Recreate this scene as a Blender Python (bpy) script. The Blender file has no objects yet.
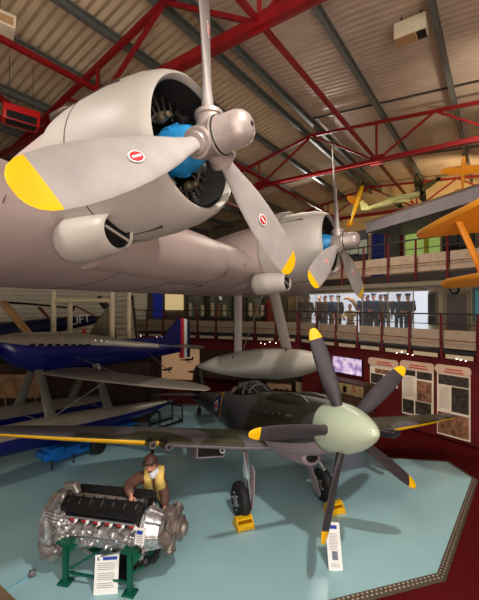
import bpy, bmesh, math, random
from mathutils import Vector as V, Matrix as M
random.seed(7)
R = math.radians
C = bpy.context.scene.collection
EYE, F, CX, CY = 4.05, 370.0, 239.5, 305.0

# ------------------------------------------------------------------ helpers
def U(px, py, Y):
    return V(((px-CX)/F*Y, Y, EYE+(CY-py)/F*Y))
def UF(px, py, z=0.0):
    return U(px, py, (EYE-z)*F/(py-CY))
def lin(c):
    c = c/255.0
    return c/12.92 if c <= .04045 else ((c+.055)/1.055)**2.4
def rgb(r, g, b):
    return (lin(r), lin(g), lin(b), 1)
MATS = {}
def mat(name, col, rough=.5, metal=0.0, var=.12, scale=6.0, emit=0.0, spec=.4, bump=0.0, coat=0.0):
    if name in MATS: return MATS[name]
    m = bpy.data.materials.new(name); m.use_nodes = True
    nt = m.node_tree; b = nt.nodes['Principled BSDF']
    c = rgb(*col)
    b.inputs['Roughness'].default_value = rough
    b.inputs['Metallic'].default_value = metal
    b.inputs['Specular IOR Level'].default_value = spec
    b.inputs['Coat Weight'].default_value = coat
    tc = nt.nodes.new('ShaderNodeTexCoord')
    n = nt.nodes.new('ShaderNodeTexNoise'); n.inputs['Scale'].default_value = scale
    n.inputs['Detail'].default_value = 5
    nt.links.new(tc.outputs['Object'], n.inputs['Vector'])
    r = nt.nodes.new('ShaderNodeValToRGB')
    r.color_ramp.elements[0].position = .3; r.color_ramp.elements[1].position = .7
    lo = tuple(x*(1-var) for x in c[:3])+(1,); hi = tuple(min(1, x*(1+var)) for x in c[:3])+(1,)
    r.color_ramp.elements[0].color = lo; r.color_ramp.elements[1].color = hi
    nt.links.new(n.outputs['Fac'], r.inputs['Fac'])
    nt.links.new(r.outputs['Color'], b.inputs['Base Color'])
    if emit:
        b.inputs['Emission Color'].default_value = c; b.inputs['Emission Strength'].default_value = emit
    if bump:
        bp = nt.nodes.new('ShaderNodeBump'); bp.inputs['Strength'].default_value = bump
        nt.links.new(n.outputs['Fac'], bp.inputs['Height']); nt.links.new(bp.outputs['Normal'], b.inputs['Normal'])
    MATS[name] = m; return m
def camo(name, a, b_, scale, rough=.45):
    m = bpy.data.materials.new(name); m.use_nodes = True
    nt = m.node_tree; b = nt.nodes['Principled BSDF']; b.inputs['Roughness'].default_value = rough
    tc = nt.nodes.new('ShaderNodeTexCoord'); n = nt.nodes.new('ShaderNodeTexNoise')
    n.inputs['Scale'].default_value = scale; n.inputs['Detail'].default_value = 1
    r = nt.nodes.new('ShaderNodeValToRGB'); r.color_ramp.interpolation = 'LINEAR'
    r.color_ramp.elements[0].position = .485; r.color_ramp.elements[1].position = .515
    r.color_ramp.elements[0].color = rgb(*a); r.color_ramp.elements[1].color = rgb(*b_)
    nt.links.new(tc.outputs['Object'], n.inputs['Vector']); nt.links.new(n.outputs['Fac'], r.inputs['Fac'])
    nt.links.new(r.outputs['Color'], b.inputs['Base Color']); MATS[name] = m; return m
def glass(name, tint=(225, 235, 235)):
    m = bpy.data.materials.new(name); m.use_nodes = True
    nt = m.node_tree; b = nt.nodes['Principled BSDF']
    b.inputs['Base Color'].default_value = rgb(*tint); b.inputs['Roughness'].default_value = .05
    b.inputs['Alpha'].default_value = .12; MATS[name] = m; return m

class MB:
    def __init__(s): s.b = bmesh.new()
    def face(s, vs, mi=0):
        try:
            f = s.b.faces.new(vs); f.material_index = mi; return f
        except ValueError: return None
    def box(s, c, size, rot=None, mi=0, bev=0.0):
        c = V(c); hx, hy, hz = [d/2 for d in size]
        rot = rot or M.Identity(3)
        vs = [s.b.verts.new(c+rot@V((x*hx, y*hy, z*hz))) for x in (-1, 1) for y in (-1, 1) for z in (-1, 1)]
        fs = [s.face([vs[i] for i in q], mi) for q in ((0,1,3,2),(4,6,7,5),(0,4,5,1),(2,3,7,6),(0,2,6,4),(1,5,7,3))]
        if bev:
            es = list({e for f in fs if f for e in f.edges})
            bmesh.ops.bevel(s.b, geom=es, offset=bev, segments=2, affect='EDGES', profile=.6)
        return s
    def bar(s, a, b, w, h, up=V((0, 0, 1)), mi=0, bev=0.0):
        a, b = V(a), V(b); x = (b-a).normalized()
        if abs(x.dot(up)) > .98: up = V((0, 1, 0))
        y = up.cross(x).normalized(); z = x.cross(y)
        return s.box((a+b)/2, ((b-a).length, w, h), M((x, y, z)).transposed(), mi, bev)
    def loft(s, rings, cap=True, mf=None, closed=True, mi=0):
        vr = [[s.b.verts.new(p) for p in r] for r in rings]
        n = len(vr[0])
        for i in range(len(vr)-1):
            for j in range(n if closed else n-1):
                k = (j+1) % n
                s.face((vr[i][j], vr[i][k], vr[i+1][k], vr[i+1][j]), mf(i, j) if mf else mi)
        if cap and closed:
            s.face(vr[0][::-1], mf(0, 0) if mf else mi); s.face(vr[-1], mf(len(vr)-2, 0) if mf else mi)
        return s
    def tube(s, pts, rad, n=10, cap=True, mi=0, mf=None, sq=1.0):
        pts = [V(p) for p in pts]
        rads = rad if isinstance(rad, (list, tuple)) else [rad]*len(pts)
        d0 = (pts[1]-pts[0]).normalized()
        u = d0.orthogonal().normalized(); rings = []
        for i, p in enumerate(pts):
            d = (pts[min(i+1, len(pts)-1)]-pts[max(i-1, 0)]).normalized()
            u = (u-d*u.dot(d)).normalized(); w = d.cross(u)
            rings.append([p+(u*math.cos(2*math.pi*j/n)+w*math.sin(2*math.pi*j/n)*sq)*rads[i] for j in range(n)])
        return s.loft(rings, cap, mf, mi=mi)
    def lathe(s, o, ax, prof, n=32, cap=True, mf=None, mi=0):
        o = V(o); ax = V(ax).normalized(); u = ax.orthogonal().normalized(); w = ax.cross(u)
        rings = [[o+ax*t+(u*math.cos(2*math.pi*j/n)+w*math.sin(2*math.pi*j/n))*max(r, .0005) for j in range(n)] for t, r in prof]
        return s.loft(rings, cap, mf, mi=mi)
    def ball(s, c, r, n=12, mi=0, rot=None):
        c = V(c); r = r if isinstance(r, (tuple, list)) else (r, r, r); rot = rot or M.Identity(3)
        rings = []
        for i in range(n+1):
            th = math.pi*(i+.02*(i == 0)-.02*(i == n))/n
            rings.append([c+rot@V((r[0]*math.sin(th)*math.cos(2*math.pi*j/(2*n)), r[1]*math.sin(th)*math.sin(2*math.pi*j/(2*n)), -r[2]*math.cos(th))) for j in range(2*n)])
        return s.loft(rings, True, mi=mi)
    def prism(s, pts, off, mi=0):
        off = V(off); return s.loft([[V(p) for p in pts], [V(p)+off for p in pts]], True, mi=mi)
    def mesh(s, me):
        s.b.from_mesh(me); return s
    def build(s, name, mats, parent=None, smooth=38, local=False):
        bmesh.ops.recalc_face_normals(s.b, faces=s.b.faces[:])
        me = bpy.data.meshes.new(name); s.b.to_mesh(me); s.b.free()
        for m in (mats if isinstance(mats, (list, tuple)) else [mats]): me.materials.append(m)
        if smooth:
            for p in me.polygons: p.use_smooth = True
            try: me.set_sharp_from_angle(angle=R(smooth))
            except Exception: pass
        o = bpy.data.objects.new(name, me); C.objects.link(o)
        if parent: attach(o, parent, local)
        return o
WM = {}
def attach(o, p, local=False):
    o.parent = p
    if not local: o.matrix_parent_inverse = WM.get(p.name, M.Identity(4)).inverted()
    WM[o.name] = M.Identity(4) if not local else WM.get(p.name, M.Identity(4)).copy()
def tag(o, label, cat, group=None, kind=None):
    o['label'] = label; o['category'] = cat
    if group: o['group'] = group
    if kind: o['kind'] = kind
    return o
def thing(name, label, cat, loc=(0, 0, 0), group=None, mtx=None):
    o = bpy.data.objects.new(name, None); C.objects.link(o); o.empty_display_size = .1
    o.matrix_world = mtx if mtx else M.Translation(V(loc))
    WM[o.name] = (mtx if mtx else M.Translation(V(loc))).copy()
    return tag(o, label, cat, group)
def struct(o):
    o['kind'] = 'structure'; return o
def dup(root, loc, label=None, group=None, rotz=0):
    r = root.copy(); C.objects.link(r); r.matrix_world = M.Translation(V(loc)) @ M.Rotation(rotz, 4, 'Z')
    WM[r.name] = r.matrix_world.copy()
    if label: r['label'] = label
    if group: r['group'] = group
    for ch in list(root.children):
        c = ch.copy(); C.objects.link(c); c.parent = r
        for g in ch.children:
            d = g.copy(); C.objects.link(d); d.parent = c
    return r
def frame(o, x, z=None, roll=0.0):
    x = V(x).normalized(); u = V((0, 0, 1)).cross(x).normalized(); w = x.cross(u)
    if roll:
        u, w = u*math.cos(roll)-w*math.sin(roll), w*math.cos(roll)+u*math.sin(roll)
    m = M((x, u, w)).transposed().to_4x4(); m.translation = V(o); return m
def naca(t): return 5*(.2969*math.sqrt(t)-.126*t-.3516*t*t+.2843*t**3-.1015*t**4)
def airfoil(le, chord, th, n=28, fwd=V((1, 0, 0)), up=V((0, 0, 1)), camber=.25, te=.004, blunt=1.0):
    """closed ring, trailing edge - top - leading edge - bottom"""
    le = V(le); out = []
    for k in range(n):
        ph = 2*math.pi*(k+.5)/n
        t = .5+.5*math.cos(ph); s = 1 if math.sin(ph) > 0 else -1
        h = naca(t)*th*chord*(1+(camber if s > 0 else -camber))+te*t
        out.append(le-fwd*chord*t+up*s*h)
    return out

# ------------------------------------------------------------------ materials
m_floor = mat('floor_paint', (158, 198, 204), .2, 0, .05, 1.2, spec=.5)
m_carpet = mat('red_carpet', (82, 12, 15), .95, 0, .2, 30, spec=.1)
m_red = mat('red_steel', (128, 10, 16), .45, 0, .15, 4)
m_darkred = mat('dark_red_wall', (98, 14, 18), .8, 0, .12, 3)
m_purlin = mat('galvanised_steel', (108, 112, 106), .5, .3, .2, 8)
m_roofL = mat('roof_sheet_beige', (186, 166, 136), .6, 0, .12, 2)
m_roofR = mat('roof_sheet_cream', (198, 178, 158), .4, .15, .1, 2)
m_cream = mat('cream_paint', (205, 188, 160), .7, 0, .1, 3)
m_creamw = mat('warm_wall', (220, 190, 140), .8, 0, .08, 2)
m_slab = mat('dark_slab', (40, 34, 34), .6, 0, .15, 4)
m_grey = mat('grey_fascia', (120, 116, 122), .6, 0, .1, 3)
m_white = mat('white_board', (232, 232, 228), .6, 0, .03, 3)
m_black = mat('black_satin', (16, 15, 16), .4, 0, .2, 8)
m_rubber = mat('tyre_rubber', (24, 24, 25), .7, 0, .2, 12)
m_dark = mat('dark_recess', (20, 17, 17), .8, 0, .2, 5)
m_boat = mat('flying_boat_paint', (168, 150, 144), .42, 0, .07, 1.6, spec=.5)  # pinkish tint stands in for warm bounce light on the underside
m_boat2 = mat('cowling_paint', (166, 158, 149), .46, 0, .06, 1.8, spec=.5)
m_floatp = mat('float_paint', (176, 170, 158), .4, 0, .06, 2, spec=.5)
m_seam = mat('panel_seam', (70, 58, 54), .7, 0, .2, 6)
m_blade = mat('grey_blade', (160, 153, 149), .42, 0, .1, 5)
m_yellow = mat('yellow_tip', (238, 184, 8), .45, 0, .06, 5)
m_decalred = mat('decal_red', (196, 30, 38), .5, 0, .05, 5)
m_steel = mat('worn_steel', (160, 154, 150), .35, .7, .2, 10)
m_engblk = mat('engine_black', (28, 26, 25), .45, .3, .4, 12)
m_cyan = mat('blue_gear_case', (34, 122, 176), .45, 0, .25, 12)
m_spblade = mat('spitfire_blade', (56, 50, 54), .5, 0, .15, 5)
m_duck = mat('duck_egg', (178, 190, 164), .22, 0, .04, 3, spec=.6)
m_camo = camo('camo_upper', (54, 52, 34), (92, 88, 90), 1.0)
m_camod = camo('camo_fuselage', (44, 42, 28), (66, 62, 66), .8)
m_under = mat('under_grey', (150, 132, 138), .45, 0, .06, 3)
m_glass = glass('clear_glass')
m_blue = mat('racer_blue', (8, 12, 92), .3, 0, .12, 3, spec=.5)
m_silver = mat('racer_silver', (156, 146, 132), .42, .35, .1, 5)
m_navy = mat('navy_wall_paint', (12, 20, 62), .5, 0, .15, 3)
m_green = mat('stand_green', (6, 84, 62), .45, 0, .1, 6)
m_alloy = mat('engine_alloy', (206, 204, 204), .32, .8, .3, 16, bump=.15)
m_alloy2 = mat('engine_alloy_dull', (164, 158, 154), .42, .7, .3, 14, bump=.15)
m_bright = mat('polished_metal', (215, 215, 218), .15, .95, .05, 10)
m_portred = mat('port_red', (200, 22, 34), .45, 0, .1, 10)
m_sky = mat('trolley_blue', (24, 116, 208), .4, 0, .1, 5)
m_skin = mat('skin', (212, 150, 126), .55, 0, .06, 12)
m_vest = mat('life_vest_yellow', (222, 190, 104), .7, 0, .12, 14)
m_leather = mat('brown_leather', (104, 72, 60), .6, 0, .15, 14)
m_helmet = mat('leather_helmet', (74, 40, 28), .6, 0, .15, 14)
m_scarf = mat('white_scarf', (210, 214, 222), .7, 0, .06, 12)
m_trous = mat('blue_grey_cloth', (60, 64, 84), .8, 0, .12, 12)
m_tan = mat('tan_wood', (176, 136, 94), .5, 0, .15, 5)
m_orange = mat('orange_dope', (216, 138, 26), .5, 0, .08, 2)
m_pole = mat('cream_pole', (206, 192, 160), .5, 0, .08, 5)
m_led = mat('led_bulb', (255, 244, 225), .4, 0, 0, 1, emit=5)
m_caseback = mat('lit_case_back', (222, 228, 240), .7, 0, .05, 2, emit=.8)
m_heater = mat('heater_red', (198, 24, 22), .4, 0, .1, 5)
m_ltblue = mat('cable_cover_blue', (128, 182, 200), .5, 0, .06, 8)
m_poster = mat('poster_cream', (226, 208, 184), .6, 0, .08, 6, emit=.12)  # faint glow brightens the boards, which are no light source
m_photo = mat('poster_photo', (62, 54, 48), .6, 0, .8, 9)
m_photo2 = mat('poster_sepia', (140, 98, 74), .6, 0, .7, 7)
m_text = mat('printed_text', (170, 162, 156), .7, 0, .1, 10)
m_bluehead = mat('blue_heading', (24, 60, 160), .5, 0, .1, 10)

# ------------------------------------------------------------------ building axes
PD = V((.575, .818, 0)).normalized(); QD = V((-PD.y, PD.x, 0))
def BL(p, q, z): return PD*p+QD*q+V((0, 0, z))
QR, ZR = 4.95, EYE+5.58+.12
def roofz(q): return ZR-.205*(q-QR) if q > QR else ZR-.078*(QR-q)

# floors
b = MB()
b.prism([(-26, -9, -.04), (24, -9, -.04), (24, 34, -.04), (-26, 34, -.04)], (0, 0, -.2))
struct(b.build('floor', m_carpet, smooth=0))
plat = [UF(385, 458), UF(447, 462), UF(472, 478), UF(437, 573), UF(330, 600), V((-1.82, 4.19, 0)), V((-3.46, 5.35, 0)), V((-9, 9.3, 0)), V((-13, 14, 0)), V((-6, 17.2, 0)), V((-.6, 15.4, 0)), V((1.6, 12.6, 0))]
b = MB(); b.prism([p+V((0, 0, -.045)) for p in plat], (0, 0, .045))
struct(b.build('floor_platform', m_floor, smooth=0))
# chequer-plate edging round the platform
mtrim = mat('edge_metal', (92, 82, 72), .5, .4, .15, 20)
mstud = mat('edge_stud', (206, 192, 168), .35, .5, .1, 20)
def edge_strip(idx, w, name, m):
    b = MB(); cen = V((0, 8.5, 0))
    pts = [plat[i] for i in idx]; outer = []
    for k, p in enumerate(pts):
        ns = []
        for a_, c_ in ((k-1, k), (k, k+1)):
            if a_ >= 0 and c_ < len(pts):
                d = (pts[c_]-pts[a_]).normalized(); n_ = V((d.y, -d.x, 0))
                if n_.dot(p-cen) < 0: n_ = -n_
                ns.append(n_)
        nn = sum(ns, V())/len(ns); nn = nn/max(nn.length_squared, .3); outer.append(p+nn*w+V((0, 0, -.03)))
    for k in range(len(pts)-1):
        b.prism([pts[k]+V((0, 0, .006)), pts[k+1]+V((0, 0, .006)), outer[k+1], outer[k]], (0, 0, -.012))
        if name == 'trim_1':
            d = (pts[k+1]-pts[k]); L_ = d.length; d.normalize(); q = (outer[k]-pts[k]); q2 = (outer[k+1]-pts[k+1]); n_ = int(L_/.075)
            for i in range(n_):
                t = (i+.5)/n_; base = pts[k]+d*L_*t; off = q*(1-t)+q2*t
                for r_, f_ in enumerate((.25, .62)):
                    c = base+off*f_+d*(.035 if r_ else 0)+V((0, 0, .008)); w_ = off.normalized()
                    b.prism([c-d*.02, c-w_*.014, c+d*.02, c+w_*.014], (0, 0, .004), mi=1)
    return struct(b.build(name, m, smooth=0))
edge_strip([0, 1, 2, 3, 4, 5], .125, 'trim_1', [mtrim, mstud])
edge_strip([5, 6, 7], .2, 'trim_2', mat('wood_edge', (120, 98, 74), .6, 0, .15, 8))

# roof sheets (real corrugation) ------------------------------------------------
def sheet(q0, q1, p0, p1, per, amp, name, m, nq=2, trap=False):
    b = MB(); st = per/6 if not trap else per/8; n = int((p1-p0)/st); rows = []
    for i in range(n+1):
        p = p0+i*st
        if trap:
            k = i % 8; h = [0, 0, 0, 0, 0, 1, 1, 1][k] if k != 7 else .9
            h *= amp
        else: h = amp*math.sin(2*math.pi*p/per)
        rows.append([BL(p, q, roofz(q)+.08+h) for q in [q0+(q1-q0)*t/nq for t in range(nq+1)]])
    b.loft(rows, False, closed=False)
    return struct(b.build(name, m, smooth=30))
sheet(QR, 19, -9, 19.5, .19, .022, 'ceiling_left', m_roofL)
sheet(QR, -16, -9, 19.5, .17, .013, 'ceiling_right', m_roofR, trap=True)
# lap joints across the right sheets
b = MB()
for pp in (2.0, 6.4, 10.6, 15): b.bar(BL(pp, QR, roofz(QR)+.05), BL(pp, -15, roofz(-15)+.05), .03, .05)
struct(b.build('ceiling_lap_joints', mat('lap_joint', (70, 62, 56), .6)))
# purlins : channel section
def purlin(q, w=.1, h=.15, mtl=m_purlin):
    z = roofz(q)-.03
    b = MB(); up = V((0, 0, 1))
    b.bar(BL(-8, q, z-h/2), BL(19, q, z-h/2), .03, h)
    b.bar(BL(-8, q-w/3, z), BL(19, q-w/3, z), w, .03); b.bar(BL(-8, q-w/3, z-h), BL(19, q-w/3, z-h), w, .03)
    return struct(b.build('roof_purlin', mtl, smooth=0))
for q in (5.16, 4.72, 6.3, 7.65, 9.0, 10.35, 11.7, 13.05, 2.76, 1.0, -.75, -2.5, -4.3, -6.1, -8): purlin(q)
# trusses ------------------------------------------------------------------------
ZB = EYE+4.19
def truss(p, wb, wt, ww, nodes, ext=.0):
    root = thing('roof_truss', 'red steel roof truss', 'truss', BL(p, QR, ZB)); del root['label']; del root['category']; struct(root)
    top = lambda q: roofz(q)-.24+ (0 if q <= QR else -.02)
    b = MB(); b.bar(BL(p, 13, ZB), BL(p, -14, ZB), wb, wb, bev=.01); b.build('bottom_chord', m_red, root)
    b = MB(); b.bar(BL(p, 10.9, top(10.9)), BL(p, QR, top(QR)), wt, wt); b.build('top_chord', m_red, root)
    b = MB(); b.bar(BL(p, QR, top(QR)), BL(p, -14, top(-14)), wt, wt); b.build('top_chord', m_red, root)
    for q in nodes:
        b = MB(); b.bar(BL(p, q, ZB), BL(p, q, top(q)), ww, ww); b.build('vertical_web', m_red, root)
        b = MB(); b.box(BL(p, q, ZB+.02), (.03, .34, .3), M((PD, QD, V((0, 0, 1)))).transposed()); b.build('gusset_plate', m_red, root)
    tq = [QR]
    seq = sorted(nodes)
    for i in range(len(seq)-1):
        q0, q1 = seq[i], seq[i+1]; mid = (q0+q1)/2
        if q0 < QR < q1: mid = QR
        for q in (q0, q1):
            b = MB(); b.bar(BL(p, q, ZB), BL(p, mid, top(mid)), ww, ww); b.build('diagonal_web', m_red, root)
    return root
truss(-2.0, .2, .1, .08, [-9.5, -6.3, -3.2, -.1, 2.93, 6.95, 9.5])
truss(4.68, .17, .1, .07, [-9.5, -6.3, -3.2, -.1, 2.93, 6.95, 9.5])
truss(11.1, .13, .08, .055, [-9.5, -6.3, -3.2, -.1, 2.93, 6.95, 9.5])
truss(17.5, .13, .08, .055, [-6.3, -3.2, -.1, 2.93, 6.95, 9.5])
# longitudinal ties
for q, w in ((2.93, .075), (6.45, .08), (9.2, .1)):
    b = MB(); b.bar(BL(-8, q, ZB+.02), BL(18, q, ZB+.02), w, w); struct(b.build('roof_tie', m_red, smooth=0))
b = MB(); b.bar(BL(4.68, 9.3, ZB+.1), BL(11.1, 9.3, roofz(9.3)-.3), .09, .09); struct(b.build('roof_brace', m_red, smooth=0))
b = MB(); b.bar(BL(4.68, 9.1, ZB), BL(-1.5, 6.6, roofz(6.6)-.3), .1, .1); struct(b.build('roof_brace', m_red, smooth=0))

# back wall behind the last truss, side wall left
b = MB(); b.prism([BL(18.6, 14, 0), BL(18.6, -14, 0), BL(18.6, -14, 10.6), BL(18.6, 14, 10.6)], PD*.2)
struct(b.build('wall_back', m_creamw, smooth=0))
WL0, WL1 = V((-4.9, 19.6, 0)), V((-16, 12.5, 0))
wd = (WL1-WL0).normalized(); wn = V((-wd.y, wd.x, 0)); wn = wn if wn.y < 0 else -wn
b = MB(); rows = []
for i in range(0, 180):
    z = i*.05; h = .02*(1 if (i//2) % 2 else -1)
    rows.append([WL0+V((0, 0, z))+wn*h, WL1+V((0, 0, z))+wn*h])
b.loft(rows, False, closed=False)
struct(b.build('wall_left', mat('clad_white', (206, 198, 176), .6, 0, .06, 2), smooth=0))

# ------------------------------------------------------------------ galleries
GO, GA, GB = V((5.70, 11.75, 0)), V((.582, -.813, 0)).normalized(), V((.813, .582, 0)).normalized()
def GR(t, bk, z): return GO+GA*t+GB*bk+V((0, 0, z))
def GRt(px, bk=0.0):
    m = (px-CX)/F; return (m*(GO.y+GB.y*bk)-GO.x-GB.x*bk)/(GA.x-m*GA.y)
T0 = -5.3
LO = GR(T0, 0, 0); LA = V((-.93, .37, 0)).normalized(); LB = V((.37, .93, 0)).normalized()
def GL(t, bk, z): return LO+LA*t+LB*bk+V((0, 0, z))
def GLt(px, bk=0.0):
    m = (px-CX)/F; return (m*(LO.y+LB.y*bk)-LO.x-LB.x*bk)/(LA.x-m*LA.y)
ROTR = M((GA, GB, V((0, 0, 1)))).transposed(); ROTL = M((-LA, LB, V((0, 0, 1)))).transposed()
Z1, Z2 = 2.70, 5.06
# slabs
b = MB(); b.prism([GR(T0, 0, Z1), GR(8, 0, Z1), GR(8, 4.5, Z1), GR(T0+.5, 4.5, Z1)], (0, 0, -.1))
b.prism([GL(0, 0, Z1), GL(9, 0, Z1), GL(9, 4, Z1), GL(0, 4, Z1)], (0, 0, -.1))
struct(b.build('floor_lower_gallery', m_slab, smooth=0))
b = MB(); b.prism([GR(-7, 0, Z2), GR(8, 0, Z2), GR(8, 4.5, Z2), GR(-7, 4.5, Z2)], (0, 0, -.24))
struct(b.build('floor_upper_gallery', m_slab, smooth=0))
b = MB(); b.prism([GR(-7, .25, Z2-.24), GR(8, .25, Z2-.24), GR(8, 3.4, Z2-.24), GR(-7, 3.4, Z2-.24)], (0, 0, -.14))
struct(b.build('ceiling_lower_gallery', m_cream, smooth=0))
# walls
b = MB(); b.prism([GR(T0, .15, 0), GR(8, .15, 0), GR(8, .15, Z1-.12), GR(T0, .15, Z1-.12)], GB*.15)
struct(b.build('wall_right_ground', m_darkred, smooth=0))
b = MB(); b.prism([GL(0, .15, 1.9), GL(9, .15, 1.9), GL(9, .15, Z1-.12), GL(0, .15, Z1-.12)], LB*.15)
struct(b.build('trim_red_lintel', m_darkred, smooth=0))
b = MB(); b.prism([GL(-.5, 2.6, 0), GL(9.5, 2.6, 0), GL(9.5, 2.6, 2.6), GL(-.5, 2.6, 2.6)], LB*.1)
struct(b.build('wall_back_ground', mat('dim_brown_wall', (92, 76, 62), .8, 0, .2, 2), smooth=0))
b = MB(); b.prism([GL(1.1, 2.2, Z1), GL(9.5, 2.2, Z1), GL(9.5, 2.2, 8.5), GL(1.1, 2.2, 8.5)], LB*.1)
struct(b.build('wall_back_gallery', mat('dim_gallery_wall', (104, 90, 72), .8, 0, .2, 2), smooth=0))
b = MB(); b.prism([GR(-7, 2.6, Z1), GR(8, 2.6, Z1), GR(8, 2.6, Z2-.2), GR(-7, 2.6, Z2-.2)], GB*.1)
struct(b.build('wall_right_gallery', m_cream, smooth=0))
b = MB(); b.prism([GR(-7, 1.9, Z2), GR(8, 1.9, Z2), GR(8, 1.9, 6.95), GR(-7, 1.9, 6.95)], GB*.1)
struct(b.build('wall_right_upper', mat('upper_wall', (170, 146, 122), .8, 0, .1, 2), smooth=0))
# grey fascia over the upper rooms
fa0, fa1 = U(366, 231, 13.6), U(479, 190, 9.3); fd = (fa1-fa0); fd.z = 0; fd.normalize()
zt = 0.62
fa0.z = fa1.z = -.16+(U(366, 231, 13.6).z+U(479, 190, 9.3).z)/2
fn = V((-fd.y, fd.x, 0)); fn = fn if fn.x > 0 else -fn
b = MB(); e1 = fa1+fd*4
b.prism([fa0, e1, e1+V((0, 0, .34)), fa0+V((0, 0, .34))], fn*3.2)
struct(b.build('trim_grey_fascia', m_grey, smooth=0))
b = MB(); b.prism([fa0+V((0, 0, .34)), e1+V((0, 0, .34)), e1+V((0, 0, .4))-fn*.06, fa0+V((0, 0, .4))-fn*.06], fn*3.3)
struct(b.build('trim_fascia_cap', mat('fascia_top', (150, 134, 120), .6), smooth=0))

def railing(label, pt, t0, t1, n, z, group=None, infill=mat('infill_cream', (168, 148, 128), .7), post=m_darkred):
    r = thing('gallery_railing', label, 'railing', pt((t0+t1)/2, 0, z))
    for i in range(n+1):
        t = t0+(t1-t0)*i/n
        b = MB(); b.bar(pt(t, -.04, z-.24), pt(t, -.04, z+1.08), .05, .05); b.build('post', post, r)
    for h, w in ((1.08, .045), (.78, .025), (.3, .02)):
        b = MB(); b.bar(pt(t0, -.04-(.035 if h < .4 else 0), z+h), pt(t1, -.04-(.035 if h < .4 else 0), z+h), w, w); b.build('rail', post if h < .5 else m_slab, r)
    for i in range(n):
        ta, tb = t0+(t1-t0)*(i+.06)/n, t0+(t1-t0)*(i+.94)/n
        b = MB(); b.prism([pt(ta, 0, z+.06), pt(tb, 0, z+.06), pt(tb, 0, z+.6), pt(ta, 0, z+.6)], (pt(0, .015, 0)-pt(0, 0, 0))); b.build('infill_panel', infill, r)
    return r
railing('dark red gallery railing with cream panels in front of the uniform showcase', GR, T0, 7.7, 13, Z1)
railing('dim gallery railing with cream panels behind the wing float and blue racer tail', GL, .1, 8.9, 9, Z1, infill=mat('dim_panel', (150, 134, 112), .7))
railing('upper gallery railing with cream panels below the orange biplane wing', GR, -6.9, 7.7, 15, Z2)
for (pt, ta, tb, n) in ((GR, T0, 7.7, 13), (GL, .1, 8.9, 9)):
    for i in range(n):
        a_, c_ = ta+(tb-ta)*(i+.12)/n, ta+(tb-ta)*(i+.88)/n
        b = MB(); b.prism([pt(a_, -.012, Z1-.24), pt(c_, -.012, Z1-.24), pt(c_, -.012, Z1-.12), pt(a_, -.012, Z1-.12)], pt(0, .02, 0)-pt(0, 0, 0))
        struct(b.build('trim_slab_edge', m_cream, smooth=0))

# ---- small LED spots
def leds(pts, label, group):
    for p in pts:
        b = MB(); b.ball(p, .018, 6)
        tag(b.build('spotlight', m_led), label, 'light', group)
leds([GR(GRt(x), -.02, EYE-(y-CY)/F*GR(GRt(x), 0, 0).y) for x, y in ((397, 353), (402, 352), (408, 354), (413, 355))], 'tiny white spotlight in the row above the centre photo panel', 'spotlights over centre panel')
leds([GR(GRt(x), -.02, EYE-(y-CY)/F*GR(GRt(x), 0, 0).y) for x, y in ((457, 359), (461, 360), (466, 361))], 'tiny dim spotlight in the row above the rightmost photo panel', 'spotlights over right panel')
leds([GL(GLt(x), -.02, EYE-(y-CY)/F*GL(GLt(x), 0, 0).y) for x, y in ((261, 343), (265, 344), (270, 342), (276, 343), (281, 343), (285, 344))], 'tiny white spotlight in the row just above the wing float', 'spotlights over float')
leds([GL(GLt(x), -.02, EYE-(y-CY)/F*GL(GLt(x), 0, 0).y) for x, y in ((141, 336), (148, 338), (157, 337), (162, 337), (166, 337), (154, 344), (160, 345))], 'tiny white spotlight beside the blue racer tail fin', 'spotlights by tail fin')

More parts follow.
